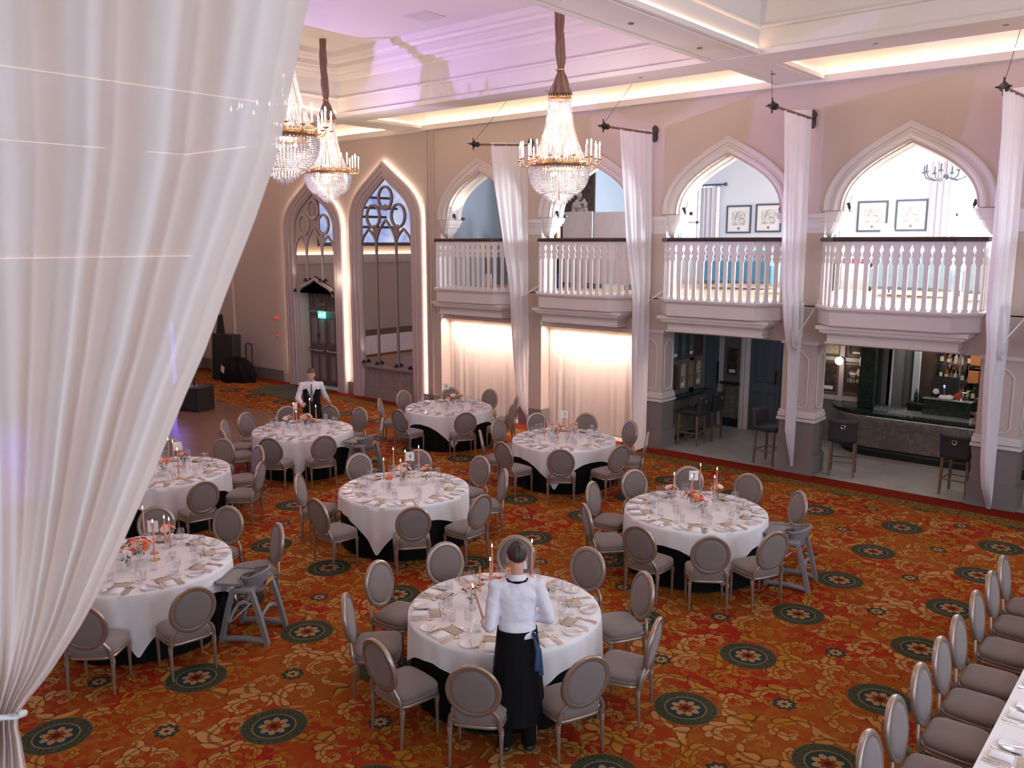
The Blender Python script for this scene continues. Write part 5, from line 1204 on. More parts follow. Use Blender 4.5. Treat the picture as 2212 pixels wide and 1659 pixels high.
o = thing('wall_ledge', 'narrow green marble ledge below the framed prints', 'ledge', (WX,0,0)); MB().bbox(0,.26,15.62,17.25,.93,.985,.01).build('top', 'green_marble', o); MB().box(0,.10,15.62,17.25,.12,.93).build('panel', 'brown_marble', o, smooth=None); MB().box(0,.06,15.62,17.25,0,.12).build('plinth', 'black_plastic', o, smooth=None)
d = struct(MB().box(WX,WX+.04,17.32,17.92,0,2.35).build('door_2', 'bar_door', smooth=None)); MB().box(WX+.04,WX+.07,17.82,17.86,1.0,1.5).build('door_handle', 'black_plastic', d, smooth=None)
struct(MB().box(-8.98,-8.88,17.90,18.0,0,2.75).box(-8.44,-8.40,17.92,18.0,0,2.75).box(-8.38,-8.34,17.88,18.0,0,2.75).box(-8.32,-8.22,17.92,18.0,0,2.75).build('trim_11', 'pale_paint', smooth=None))
framed('notice_frame', 'dark framed notice with a pale caption plate between the two door frames', 'notice', .26, .62, 'print_dark', 'tin', T(-8.66, 17.995, 1.52), plaque=True)
o = thing('wall_shelf', 'small dark shelf over a marble panel below the framed notice', 'shelf', (-8.66,18.0,0)); MB().box(-.24,.24,-.16,0,1.0,1.05).build('top', 'black_plastic', o, smooth=None); MB().box(-.22,.22,-.03,0,.2,1.0).build('panel', 'brown_marble', o, smooth=None); MB().box(-.22,.22,-.03,0,0,.2).build('plinth', 'black_plastic', o, smooth=None)
d = struct(MB().box(-8.20,-6.78,17.95,18.0,0,2.6).build('door_3', 'bar_door', smooth=None)); f = MB(); hn = MB()
for x0 in (-8.16,-7.47):
    for a0, a1, z0, z1 in ((.10,.30,1.12,2.3),(.38,.58,1.12,2.3),(.10,.30,.15,.9),(.38,.58,.15,.9)):
        for q in ((a0,a0+.02,z0,z1),(a1-.02,a1,z0,z1),(a0,a1,z0,z0+.02),(a0,a1,z1-.02,z1)): f.box(x0+q[0],x0+q[1],17.93,17.95,q[2],q[3])
f.build('panel_moulding', 'bar_door', d, smooth=None); MB().box(-7.484,-7.476,17.944,17.952,0,2.6).build('seam', 'black_plastic', d, smooth=None)
for x in (-7.62,-7.40): MB().box(x,x+.08,17.93,17.95,1.10,1.42).build('push_plate', 'wood_dark', d, smooth=None)

def make_stool():
    o = thing('bar_stool', 'x', 'bar stool')                       # faces +Y
    MB().bbox(-.23,.23,-.20,.24,.66,.76,.03).build('seat', 'stool_leather', o)
    def bk(u, v): x = -.235+.47*u; z = .64+.42*v; return (x, -.20-.05*v-.07*max(0,v-.8)*2 - .03*(1-(2*u-1)**2), z + .015*abs(2*u-1))
    b = MB().grid(bk, 12, 8); bo = b.build('backrest', 'stool_leather', o, smooth=60, thick=.06)
    ring = MB().tube([(.035*math.cos(2*PI*k/20), 0, .035*math.sin(2*PI*k/20)) for k in range(21)], .006, 6).build('ring_pull', 'nickel', o, (0,-.30,.94))
    for x, y in ((-.2,.2),(.2,.2),(-.2,-.19),(.2,-.19)):
        s = 1.05; MB().loft([[(x*1.06-.018,y*1.1-.018,0),(x*1.06+.018,y*1.1-.018,0),(x*1.06+.018,y*1.1+.018,0),(x*1.06-.018,y*1.1+.018,0)],[(x-.022,y-.022,.67),(x+.022,y-.022,.67),(x+.022,y+.022,.67),(x-.022,y+.022,.67)]]).build('leg', 'stool_wood', o, smooth=None)
    for p, q in (((-.2,.2),(.2,.2)),((-.2,-.19),(.2,-.19)),((-.2,.2),(-.2,-.19)),((.2,.2),(.2,-.19))): MB().tube([(p[0]*1.03,p[1]*1.05,.27),(q[0]*1.03,q[1]*1.05,.27)], .014, 6).build('stretcher', 'stool_wood', o)
    return o
STOOL = Placer(make_stool())
for loc, rz, lab in (((-8.50,15.86),PI/2+.1,'dark bar stool at the marble ledge, the one closer to the hall'),((-8.48,16.55),PI/2,'dark bar stool at the marble ledge, the farther one'),
                     ((-6.58,15.42),-PI/2-.15,'dark bar stool in profile beside the voile-draped pier'),((-5.22,15.52),.25,'dark bar stool showing its ring pull beside the draped pier, at the bar'),
                     ((-3.28,15.52),-.12,'dark bar stool with ring pull, backing onto the hall in mid bar'),((-1.95,15.60),.1,'dark bar stool half hidden behind the pier at the frame edge')):
    STOOL.put((*loc,0), rz, lab, 'bar stools')

# bar counter with curved end
def bar_plan(e):
    P = [(5.0,17.12-e)]; P += [(-5.2-(.95+e)*math.sin(a), 17.95+.0-(.83+e)*math.cos(a)) for a in [i*PI/2/10 for i in range(11)]]; return P + [(-6.15-e,18.0),(-5.45,18.0),(-5.35,17.75),(5.0,17.75)]
o = thing('bar_counter', 'long bar counter clad in brown marble with a dark green marble top and curved end', 'bar')
MB().prism(bar_plan(-.10), 0, .20).build('plinth', 'black_plastic', o, smooth=None); MB().prism(bar_plan(-.02), .20, .84).build('front', 'brown_marble', o, smooth=30); MB().prism(bar_plan(.12), .845, .915).build('top', 'green_marble', o, smooth=30)
P = bar_plan(.03)[:12]; MB().tube([(x,y,.835) for x,y in P], .010, 6).build('light_strip', 'lamp_shade_glow', o)
MB().tube([(x,y,.18) for x,y in bar_plan(.14)[:12]], .02, 8).build('foot_rail', 'black_plastic', o)
MB().box(-5.0,4.9,17.2,17.75,.915,.918).build('work_surface', 'grey_marble', o, smooth=None)
# posters on the panelled wall behind the curved end
struct(MB().box(-6.22,-6.12,17.93,18.0,.9,2.75).box(-6.74,-5.7,17.94,18.0,1.76,1.84).box(-6.74,-5.7,17.95,18.0,.92,1.02).build('trim_12', 'frame_paint', smooth=None))
framed('framed_map', 'pale framed map, upper of the pictures beside the globe lamp', 'picture', .42, .34, 'print_map', 'gold_frame', T(-6.47,17.995,2.06), fw=.02)
framed('framed_poster', 'small dark framed poster with a pale label, above the crown poster', 'poster', .26, .34, 'print_dark', 'wood_dark', T(-5.90,17.995,2.07), plaque=True)
framed('framed_poster', 'dark framed poster with a caption plate below the map', 'poster', .34, .62, 'print_dark', 'gold_frame', T(-6.44,17.995,1.39), plaque=True, fw=.02)
o = framed('crown_poster', 'dark poster with a white crown and THE 1014 in white letters', 'poster', .44, .60, 'print_dark', 'gold_frame', T(-5.92,17.995,1.40), fw=.02)
cr = [(-.06,0),(.06,0),(.075,.07),(.035,.03),(.03,.085),(0,.035),(-.03,.085),(-.035,.03),(-.075,.07)]
MB().prism(cr, 0, .004, T(-.03,-.014,.08,rx=PI/2)).build('crown', 'card_paper', o, smooth=None); text('lettering', 'THE', 'card_paper', .055, T(-.03,-.014,.045,rx=PI/2), o); text('lettering', '1014', 'card_paper', .12, T(-.03,-.014,-.045,rx=PI/2), o)
for p, q, z, s, m in ((.13,-.015,.14,.09,'bloom_blush'),(.16,-.015,-.02,.075,'terracotta')): MB().lathe([(s,0),(.001,.001)],16,T(p,q,z,rx=PI/2),cap=False).build('painted_fruit', m, o)
o = thing('globe_lamp', 'lit globe wall lamp between the bar posters', 'wall lamp', (-6.17,17.93,1.78)); MB().lathe([(.07,0),(.07,.02),(.02,.04)],16,T(rx=PI/2)).build('wall_plate', 'dark_iron', o); MB().tube([(0,-.03,0),(0,-.10,0)], .015, 8).build('arm', 'dark_iron', o); MB().sphere((0,-.16,0), .085, 20, 14).build('globe', 'globe_lamp', o); light('globe_glow', 'POINT', (-6.17,17.62,1.78), (1.0,.84,.62), 5, rad=.09)
o = thing('marble_column', 'square dark green marble column standing on the bar top', 'column', (-5.49,17.70,.918)); MB().bbox(-.15,.15,-.28,.22,0,1.82,.01).build('shaft', 'green_marble', o)
struct(MB().box(-5.26,-5.18,18.0,18.06,0,2.75).box(-5.02,-4.90,18.9,19.0,0,2.75).build('trim_13', 'upper_wall', smooth=None))
# back bar
BX0, BX1, BY = -4.95, -2.2, 19.45
o = thing('back_bar', 'mirrored back bar shelving lined with bottles', 'back bar', (0,0,0)); MB().box(BX0,BX1,BY-.1,19.9,0,.95).build('cupboard', 'black_plastic', o, smooth=None); MB().box(BX0,BX1,19.86,19.89,.95,2.6).build('back_mirror', 'mirror', o, smooth=None)
for z in (1.28,1.66,2.04): MB().box(BX0,BX1,BY+.06,19.86,z,z+.02).build('shelf', 'window_glass', o, smooth=None)
for x in (-4.95,-4.28,-3.55,-2.9,-2.24): MB().box(x,x+.03,BY+.04,19.86,.95,2.6).build('upright', 'chair_silver', o, smooth=None)
MB().box(-4.98,-4.75,BY-.15,19.9,0,2.6).build('side_panel', 'wood_dark', o, smooth=None)
def bottle(m, kind):
    pr = [[(.036,0),(.038,.01),(.038,.17),(.032,.20),(.014,.235),(.013,.30),(.016,.302),(.016,.315)],[(.042,0),(.045,.02),(.045,.12),(.035,.16),(.013,.19),(.013,.24)],[(.030,0),(.032,.01),(.032,.22),(.013,.26),(.012,.33)]][kind]
    o = MB().lathe(pr, 14).build('bottle', m, smooth=50); tag(o, 'x', 'bottle'); h = pr[2][1]
    MB().lathe([(pr[1][0]+.001,h*.25),(pr[1][0]+.001,h*.85)],14,cap=False).build('label', 'label_cream', o); return o
BOT = [Placer(bottle(m, k)) for m, k in (('bottle_amber',0),('bottle_dark',0),('bottle_clear',1),('bottle_dark',2),('bottle_amber',1))]
rr = random.Random(9); BM = ('amber','dark','clear squat','tall dark','amber squat')
for r_, z in enumerate((.95,1.30,1.68,2.06)):
    x = BX0+.30; q = 0
    while x < BX1-.1:
        if r_ in (1,2) and -4.1 < x < -3.75: x += .1; continue
        k = rr.randrange(5); BOT[k].put((x, BY+.19+rr.uniform(-.05,.05), z), 0, '%s glass bottle on the %s of the back bar shelving' % (BM[k], ('counter','lowest shelf','middle shelf','top shelf')[r_]), '%s bottles on the back bar %s' % (BM[k], ('counter','lowest shelf','middle shelf','top shelf')[r_])); x += rr.uniform(.085,.15); q += 1
for k, (x, z, s) in enumerate(((-4.02,1.30,.26),(-3.80,1.30,.24),(-4.0,1.68,.25),(-3.78,1.68,.22))): tag(MB().bbox(-.10,.10,-.07,.07,0,s,.01).build('gift_box', 'terracotta', loc=(x,BY+.2,z)), 'terracotta gift box on the %s shelf, %s of the two' % (('lowest','middle')[k//2], ('first','second')[k%2]), 'box', 'gift boxes on the back bar')
o = thing('drinks_fridge', 'lit drinks fridge at the far end of the back bar', 'fridge', (-2.95,BY-.10,0)); MB().box(-.3,.3,-.45,0,.05,.94).build('cabinet', 'black_plastic', o, smooth=None)
o = thing('display_shelf', 'lit white display shelf among the bottles', 'shelf', (-3.05,BY-.05,1.18))
for z in (0,.24): MB().box(-.32,.32,-.12,.1,z,z+.035).build('shelf_edge', 'fridge_white', o, smooth=None)
o = thing('till_screen', 'black till monitor seen from behind on the back bar', 'till', (-4.45,BY-.26,.95)); MB().box(-.24,.24,-.02,.03,.14,.50,T(rx=-.12)).build('monitor', 'black_plastic', o, smooth=None); MB().box(-.06,.06,-.05,.09,0,.16).build('stand', 'black_plastic', o, smooth=None); MB().box(-.14,.14,-.12,.12,0,.02).build('foot', 'black_plastic', o, smooth=None)
o = thing('till_screen', 'smaller black till monitor beside the terracotta gift boxes', 'till', (-3.72,BY-.22,.95)); MB().box(-.16,.16,-.02,.03,.12,.42).build('monitor', 'black_plastic', o, smooth=None); MB().box(-.05,.05,-.05,.05,0,.14).build('stand', 'black_plastic', o, smooth=None)
o = thing('beer_tap', 'chrome beer tap with a blue glowing badge on the service box', 'beer tap', (-4.10,17.66,1.235)); MB().lathe([(.03,0),(.025,.02),(.022,.20),(.03,.22),(.004,.25)],14).build('column', 'nickel', o); MB().lathe([(.055,0),(.055,.02),(.002,.024)],16,T(-.13,-.06,.15,rx=PI/2)).build('badge', 'cushion_white', o); MB().sphere((.0,-.03,.26), .018, 10, 8).build('light', 'blue_led', o)
o = thing('beer_tap', 'chrome beer tap with a round red badge on the service box', 'beer tap', (-3.80,17.66,1.235)); MB().lathe([(.03,0),(.025,.02),(.022,.18),(.03,.20),(.004,.23)],14).build('column', 'nickel', o); MB().tube([(0,0,.16),(.09,-.02,.16),(.16,-.02,.22)], .014, 8).build('spout', 'nickel', o); MB().lathe([(.055,0),(.055,.02),(.002,.024)],16,T(-.05,-.06,.10,rx=PI/2)).build('badge', 'red_plastic', o)
o = thing('service_box', 'low black marble service box on the bar top', 'box', (-4.03,17.68,.918)); MB().bbox(-.42,.42,-.09,.09,0,.30,.008).build('body', 'green_marble', o); MB().bbox(-.44,.44,-.11,.11,.30,.316,.005).build('top', 'grey_marble', o)
tag(MB().bbox(-.12,.12,-.08,.08,0,.075,.02).build('folded_towel', 'napkin_linen', loc=(-4.06,17.66,1.235)), 'white folded towel on the service box', 'towel')
o = MB().lathe([(.034,0),(.036,.02),(.036,.10),(.015,.14),(.013,.165)],16).build('water_bottle', 'glass', loc=(-3.70,17.62,1.235)); tag(o, 'clear water bottle standing at the end of the service box', 'bottle')
tag(MB().lathe([(.085,0),(.09,.01),(.088,.16),(.075,.165),(.001,.165)],18).build('wooden_tub', 'terracotta', loc=(-3.42,17.50,.918)), 'round wooden tub on the bar beside the pier', 'tub')
for k in range(3): tag(MB().lathe([(.035,0),(.037,.01),(.037,.17),(.013,.22),(.013,.27)],14).build('wine_bottle', 'bottle_dark', loc=(-4.74+.10*k,18.2,1.02)), 'dark wine bottle in the cooler, %s of three' % ORDN[k], 'bottle', 'wine bottles in the cooler')
tag(MB().bbox(-.24,.24,-.14,.14,0,.10,.01).build('bottle_cooler', 'black_plastic', loc=(-4.64,18.2,.92)), 'black cooler tray holding three wine bottles', 'cooler')
tag(MB().box(-4.95,-2.2,18.05,18.40,0,.92).build('under_counter', 'black_plastic', smooth=None), 'black under-counter unit behind the bar', 'counter unit')
GLB = Placer(tag(MB().lathe([(.024,0),(.028,.004),(.032,.06),(.033,.10),(.030,.10),(.027,.02),(.001,.012)],14,cap=False).build('bar_glass', 'glass', smooth=60), 'x', 'glass'))
for k in range(28): GLB.put((-5.26+.085*(k%7)+rr.uniform(-.01,.01), 17.32+.09*(k//7), .918), 0, 'upturned clear tumbler among the ranks on the bar top', 'tumblers on the bar top')

# ------------------------------------------------------------------ rooms seen through the arches
UYF = UY-.035
for k, (x, z, nm) in enumerate(((-10.20,4.81,'first'),(-9.38,4.83,'second'),(-6.80,4.82,'third'),(-5.93,4.83,'fourth'))):
    o = framed('framed_engraving', 'dark framed engraving in a wide white mount, %s along the upper room wall' % nm, 'picture', .62, .64, 'card_paper', 'slate_frame', T(x, UY-.002, z), 'engravings in the upper room', fw=.04)
    MB().box(-.19,.19,-.015,-.012,-.16,.21).build('print', 'print_engraving', o, smooth=None); MB().lathe([(.035,0),(.001,.001)],14,T(0,-.014,-.24,rx=PI/2),cap=False).build('stamp', 'tin', o)
def drape(x0, x1, z0, z1, lab, y=UY-.12):
    o = thing('floral_curtain', lab, 'curtain', group='floral curtains in the upper room')
    MB().grid(lambda u, v: (x0+(x1-x0)*u, y+.035*math.sin(u*26)+.02*math.sin(u*47), z1-(z1-z0)*v), 60, 4).build('cloth', 'floral_cloth', o, smooth=80)
    return o
drape(-11.28,-10.72,3.13,5.66,'floral curtain hanging beside the small upper window in the third arch'); drape(-12.30,-12.0,3.13,5.66,'narrow floral curtain on the far side of the small upper window')
drape(-5.55,-5.05,3.13,6.0,'pale floral curtain beside the large upper window over the bar'); drape(-7.75,-7.55,3.13,5.4,'red-flecked floral curtain at the pier edge over the bar')
o = thing('curtain_rod', 'dark curtain rod with wooden rings above the small upper window', 'curtain rod', (0,0,0)); MB().tube([(-12.4,UY-.12,5.72),(-10.6,UY-.12,5.72)], .022, 8).build('rod', 'slate_frame', o)
for q in range(6): MB().tube([(-11.22+q*.1+0*k, UY-.12+.035*math.cos(k*PI/5), 5.70+.035*math.sin(k*PI/5)) for k in range(11)], .007, 5).build('ring', 'slate_frame', o)
MB().sphere((-10.56,UY-.12,5.72), .05, 12, 8).build('finial', 'slate_frame', o)
def make_armchair(m, name='armchair'):
    o = thing(name, 'x', 'sofa' if name == 'sofa' else 'armchair'); w = .78 if name == 'sofa' else .40            # faces +Y
    MB().bbox(-w,w,-.38,.40,.14,.42,.04).build('seat', m, o); MB().bbox(-w-.02,w+.02,-.46,-.26,.14,.98,.06).build('backrest', m, o)
    for s in (-1,1): MB().bbox(s*w-.08,s*w+.08,-.42,.38,.14,.62,.05).build('arm', m, o)
    for x in (-w+.06,w-.06):
        for y in (-.38,.34): MB().tube([(x,y,0),(x,y,.15)], .02, 8).build('leg', 'slate_frame', o)
    return o
def arm(loc, rz, m, lab, name='armchair'): o = make_armchair(m, name); o.location = (*loc, SLAB); o.rotation_euler = (0,0,rz); o['label'] = lab; return o
arm((-9.25,19.5),0.15,'sofa_blue','deep blue armchair with yellow cushions seen through the third arch','sofa'); arm((-7.35,18.6),.5,'sofa_pale','pale blue wing chair at the pier edge of the third arch')
arm((-5.15,19.2),-.1,'sofa_pale','pale blue sofa with yellow cushions seen through the arch over the bar','sofa'); arm((-3.55,18.5),-.2,'sofa_pale','pale blue armchair in front of the large upper window'); arm((-2.75,18.9),-.2,'sofa_blue','blue armchair beside the pale one at the large upper window')
def cush(p, m, lab, rz=0): tag(MB().sphere((0,0,0), (.22,.07,.21), 14, 10).build('cushion', m, loc=p, rot=(-.25,0,rz)), lab, 'cushion', 'cushions on the upper sofas')
cush((-9.35,19.30,3.82),'cushion_yellow','yellow cushion on the deep blue armchair, outer one'); cush((-8.95,19.36,3.82),'cushion_yellow','yellow cushion on the deep blue armchair, inner one')
cush((-5.45,19.02,3.82),'cushion_yellow','yellow cushion on the pale sofa, outer one'); cush((-5.05,19.02,3.82),'cushion_yellow','yellow cushion on the pale sofa, middle one'); cush((-4.66,18.98,3.82),'cushion_white','white cushion at the end of the pale sofa')
o = thing('side_table', 'dark wooden side table behind the balustrade over the bar', 'table', (-6.85,20.2,SLAB)); MB().bbox(-.40,.40,-.25,.25,.64,.76,.01).build('top', 'book_red', o)
for x in (-.36,.36):
    for y in (-.2,.2): MB().box(x-.025,x+.025,y-.025,y+.025,0,.64).build('leg', 'handrail_wood', o, smooth=None)
o = thing('table_lamp', 'table lamp with a glowing white shade before the engravings', 'lamp', (-5.95,19.6,SLAB)); MB().lathe([(.12,0),(.13,.02),(.04,.05),(.03,.9),(.02,1.28)],16).build('base', 'cushion_white', o); MB().lathe([(.17,1.25),(.10,1.52)],24,cap=False).build('shade', 'lamp_shade_glow', o)
o = thing('dark_chandelier', 'dark iron chandelier hanging in the upper room over the bar', 'chandelier', (-4.46,18.0,5.50))
b = MB().tube([(0,0,0),(0,0,1.0)], .012, 6); b.sphere((0,0,-.05), .06, 10, 8); b.build('stem', 'slate_frame', o)
for q in range(8):
    a = q*PI/4; c_, s_ = math.cos(a), math.sin(a); w = MB().tube([(.03*c_,.03*s_,-.05),(.2*c_,.2*s_,-.12),(.36*c_,.36*s_,-.06),(.40*c_,.40*s_,.04)], .012, 6); w.lathe([(.05,.03),(.055,.05),(.02,.06),(.018,.16),(.002,.18)],10,T(.40*c_,.40*s_,0)); w.build('arm', 'slate_frame', o)
# left-hand upper room: portrait, folding screen panels, bookcase edge
o = framed('portrait_painting', 'large dark framed painting of a pale-sleeved figure behind the main chandelier', 'painting', .95, 1.55, 'print_dark', 'wood_dark', T(-13.10,17.995,5.10), fw=.07)
MB().sphere((.05,0,.02), (.09,.006,.12), 14, 8).build('painted_face', 'print_portrait', o, (0,-.014,.28)); MB().prism([(-.28,-.40),(.30,-.40),(.26,-.02),(.16,.12),(.05,.02),(-.06,.12),(-.20,.0)], 0, .004, T(.05,-.014,.10,rx=PI/2)).build('painted_sleeves', 'print_portrait', o, smooth=None)
def board(x0, x1, y, dz, lab): 
    o = thing('partition_board', lab, 'screen', ((x0+x1)/2, y, SLAB), -.02, 'folding boards upstairs'); w = (x1-x0)/2; MB().bbox(-w,w,-.02,.02,.12,1.88+dz,.008).build('board', 'screen_board', o)
    for s in (-1,1): MB().box(s*(w-.1)-.03,s*(w-.1)+.03,-.2,.2,0,.12).build('foot', 'black_plastic', o, smooth=None)
board(-13.05,-12.14,17.3,-.02,'pale folding partition board, the one lit white under the painting'); board(-12.05,-10.86,17.2,-.05,'pale folding partition board, the wider one beside the drape')
o = thing('bookcase', 'dark bookcase edge with ornaments beside the pale boards', 'bookcase', (-13.55,17.6,SLAB)); MB().box(-.30,.30,-.12,.15,0,1.2).build('carcass', 'book_black', o, smooth=None)
for k in range(5): tag(MB().bbox(-.03,.03,-.07,.07,0,.26+.03*(k%3),.004).build('book', ('book_red','book_black','book_green','plant_teal','label_cream')[k], loc=(-13.75+.09*k,17.55,SLAB+1.2)), '%s book standing on the dark bookcase behind the balustrade' % ('red','black','green','teal','cream')[k], 'book', 'books on the dark bookcase')
tag(MB().bbox(-.08,.08,-.06,.06,0,.32,.01).build('speaker_box', 'navy_cloth', loc=(-12.92,16.9,SLAB)), 'small navy box on the floor before the white board', 'box')
o = thing('display_stand', 'dark display stand in the shaded corner of the end balcony room', 'stand', (-14.35,17.4,SLAB)); MB().box(-.30,.30,-.05,.05,.55,1.05).build('panel', 'book_black', o, smooth=None); MB().box(-.26,-.22,-.05,.05,0,.55).box(.22,.26,-.05,.05,0,.55).build('leg', 'book_black', o, smooth=None)
o = thing('white_easel', 'white folded easel leaning by the end balcony wall', 'easel', (-14.95,16.6,SLAB)); MB().tube([(-.1,0,0),(0,.05,1.0),(.12,0,0)], .02, 6).build('frame', 'white_paint', o); MB().box(-.12,.12,-.02,.0,.3,.85).build('board', 'tin', o, smooth=None)
for i in range(4): tag(MB().bbox(-.14,.14,-.05,.05,0,.07,.01).build('wall_washer', 'black_plastic', loc=(BAY[i][0]-BAY[i][1]+.17, WB+.06, 4.75)), 'small black wall washer on the corbel of the ' + BN[i], 'lamp', 'wall washers on corbels')
# ------------------------------------------------------------------ the two waiters
def fuse(o, vox, it=5):
    r = o.modifiers.new('fuse', 'REMESH'); r.mode = 'VOXEL'; r.voxel_size = vox; r.use_smooth_shade = True
    s = o.modifiers.new('soften', 'SMOOTH'); s.factor = .5; s.iterations = it; return o
def limb(b, pts, rad, n=14):
    pts = [Vector(p) for p in pts]; b.tube(pts, list(rad), n)
    for p, r in zip(pts, rad):
        q = r if not isinstance(r, tuple) else max(r); b.sphere(p, q*.99, n, 8)
def ering(cx, cy, z, rx, ry, n=28, tilt=0.0, q=1.0):
    out = []
    for k in range(n):
        a = 2*PI*k/n; c, s = math.cos(a), math.sin(a)
        c = math.copysign(abs(c)**q, c); s = math.copysign(abs(s)**q, s); out.append((cx+rx*c, cy+ry*s, z+tilt*ry*s))
    return out
def frame_of(o, x, z):
    x = Vector(x).normalized(); z = Vector(z); z = (z - x*z.dot(x)).normalized(); y = z.cross(x)
    m = Matrix((x, y, z)).transposed().to_4x4(); m.translation = Vector(o); return m
def hand(b, M4, side, curl, thumb=0.6):
    b.loft([[tuple(M4 @ Vector(p)) for p in ((x, -w, -h), (x, w, -h), (x, w*1.02, h), (x, -w*1.02, h))] for x, w, h in ((-.02,.024,.017),(.01,.028,.016),(.05,.038,.014),(.088,.040,.012))])
    b.sphere(M4 @ Vector((.045, .0, 0)), .024, 10, 8)
    for i, (yy, L, r) in enumerate(((.030,.92,.0086),(.010,1.0,.0090),(-.010,.94,.0086),(-.029,.76,.0076))):
        yy *= side; p = Vector((.083, yy, .002)); a = 0; pts = [p.copy()]; rr_ = [r*1.1]
        for k, sl in enumerate((.043,.027,.021)):
            a += curl*(.85, 1.1, .7)[k]*(1+.06*i); p = p + Vector((sl*L*math.cos(a), 0, -sl*L*math.sin(a))); pts.append(p.copy()); rr_.append(r*(1-.10*(k+1)))
        limb(b, [M4 @ q for q in pts], rr_, 10)
    t = [Vector((.012, side*.028, -.006)), Vector((.045, side*.052, -.016)), Vector((.072, side*(.052-.012*thumb), -.022-.022*thumb)), Vector((.088, side*(.046-.036*thumb), -.026-.030*thumb))]
    limb(b, [M4 @ q for q in t], [.0125,.0105,.0095,.0078], 10)
def head_mb(b, M4):                                              # origin at the skull centre, +Y the face
    def S(c, r): b.sphere(c, r, 20, 14, M4)
    S((0,-.006,.022), (.076,.096,.094)); S((0,.022,-.035), (.062,.072,.078)); S((0,.050,-.083), (.034,.036,.026)); S((0,.028,-.062),(.052,.056,.048))
    b.loft([[tuple(M4 @ Vector(p)) for p in ((-.009,.088,.018),(.009,.088,.018),(.006,.078,.024),(-.006,.078,.024))], [tuple(M4 @ Vector(p)) for p in ((-.016,.108,-.030),(.016,.108,-.030),(.012,.075,-.024),(-.012,.075,-.024))]])
    S((0,.103,-.027), (.0125,.014,.011)); S((-.013,.094,-.031), (.009,.010,.008)); S((.013,.094,-.031), (.009,.010,.008))
    for s in (-1, 1):
        S((s*.031,.080,.028), (.024,.012,.008)); S((s*.042,.066,-.018), (.022,.018,.016))                  # brow, cheek
        S((s*.079,-.008,-.012), (.008,.020,.032)); S((s*.082,-.004,-.030), (.007,.010,.013))                # ears
    S((0,.087,-.056), (.022,.010,.0055)); S((0,.085,-.066), (.019,.011,.007))
def face_bits(o, M4):
    for s in (-1, 1):
        MB().sphere((s*.030,.076,.008), (.0135,.010,.0095), 12, 8, M4).build('eye', 'eye_white', o); MB().sphere((s*.030,.0852,.006), (.0052,.0025,.0055), 10, 6, M4).build('iris', 'hair_dark', o)
        MB().tube([M4 @ Vector(p) for p in ((s*.014,.092,.030),(s*.031,.092,.036),(s*.048,.080,.031))], .0034, 6).build('eyebrow', 'hair_brown', o)
    MB().tube([M4 @ Vector(p) for p in ((-.021,.093,-.061),(0,.0985,-.059),(.021,.093,-.061))], [.002,.0048,.002], 8).build('mouth', 'lip', o)
def hair(o, M4, m, front, back, thick=.010, seed=1):
    rr = random.Random(seed)
    def fn(u, v):
        a = 2*PI*u; f = math.sin(a)                              # +1 the face
        zc = back+(front-back)*(.5+.5*f)**1.0 + (.02 if abs(f) < .35 else 0); hi = PI/2; lo = math.asin(max(-.98, min(.98, zc/.115)))
        t = hi-(hi-lo)*v; k = 1+.045*math.sin(14*a+v*3)*v+.03*math.sin(31*a+7*v); th = thick*(1-.75*v**3)
        r = (.078+th)*k, (.099+th)*k, (.098+th)
        return M4 @ Vector((r[0]*math.cos(t)*math.cos(a), -.006+r[1]*math.cos(t)*math.sin(a), .022+r[2]*math.sin(t)+ (.008*math.sin(9*a)*(1-v) if v < .9 else 0)))
    return MB().grid(fn, 64, 14, closeu=True).build('hair', m, o, smooth=80)

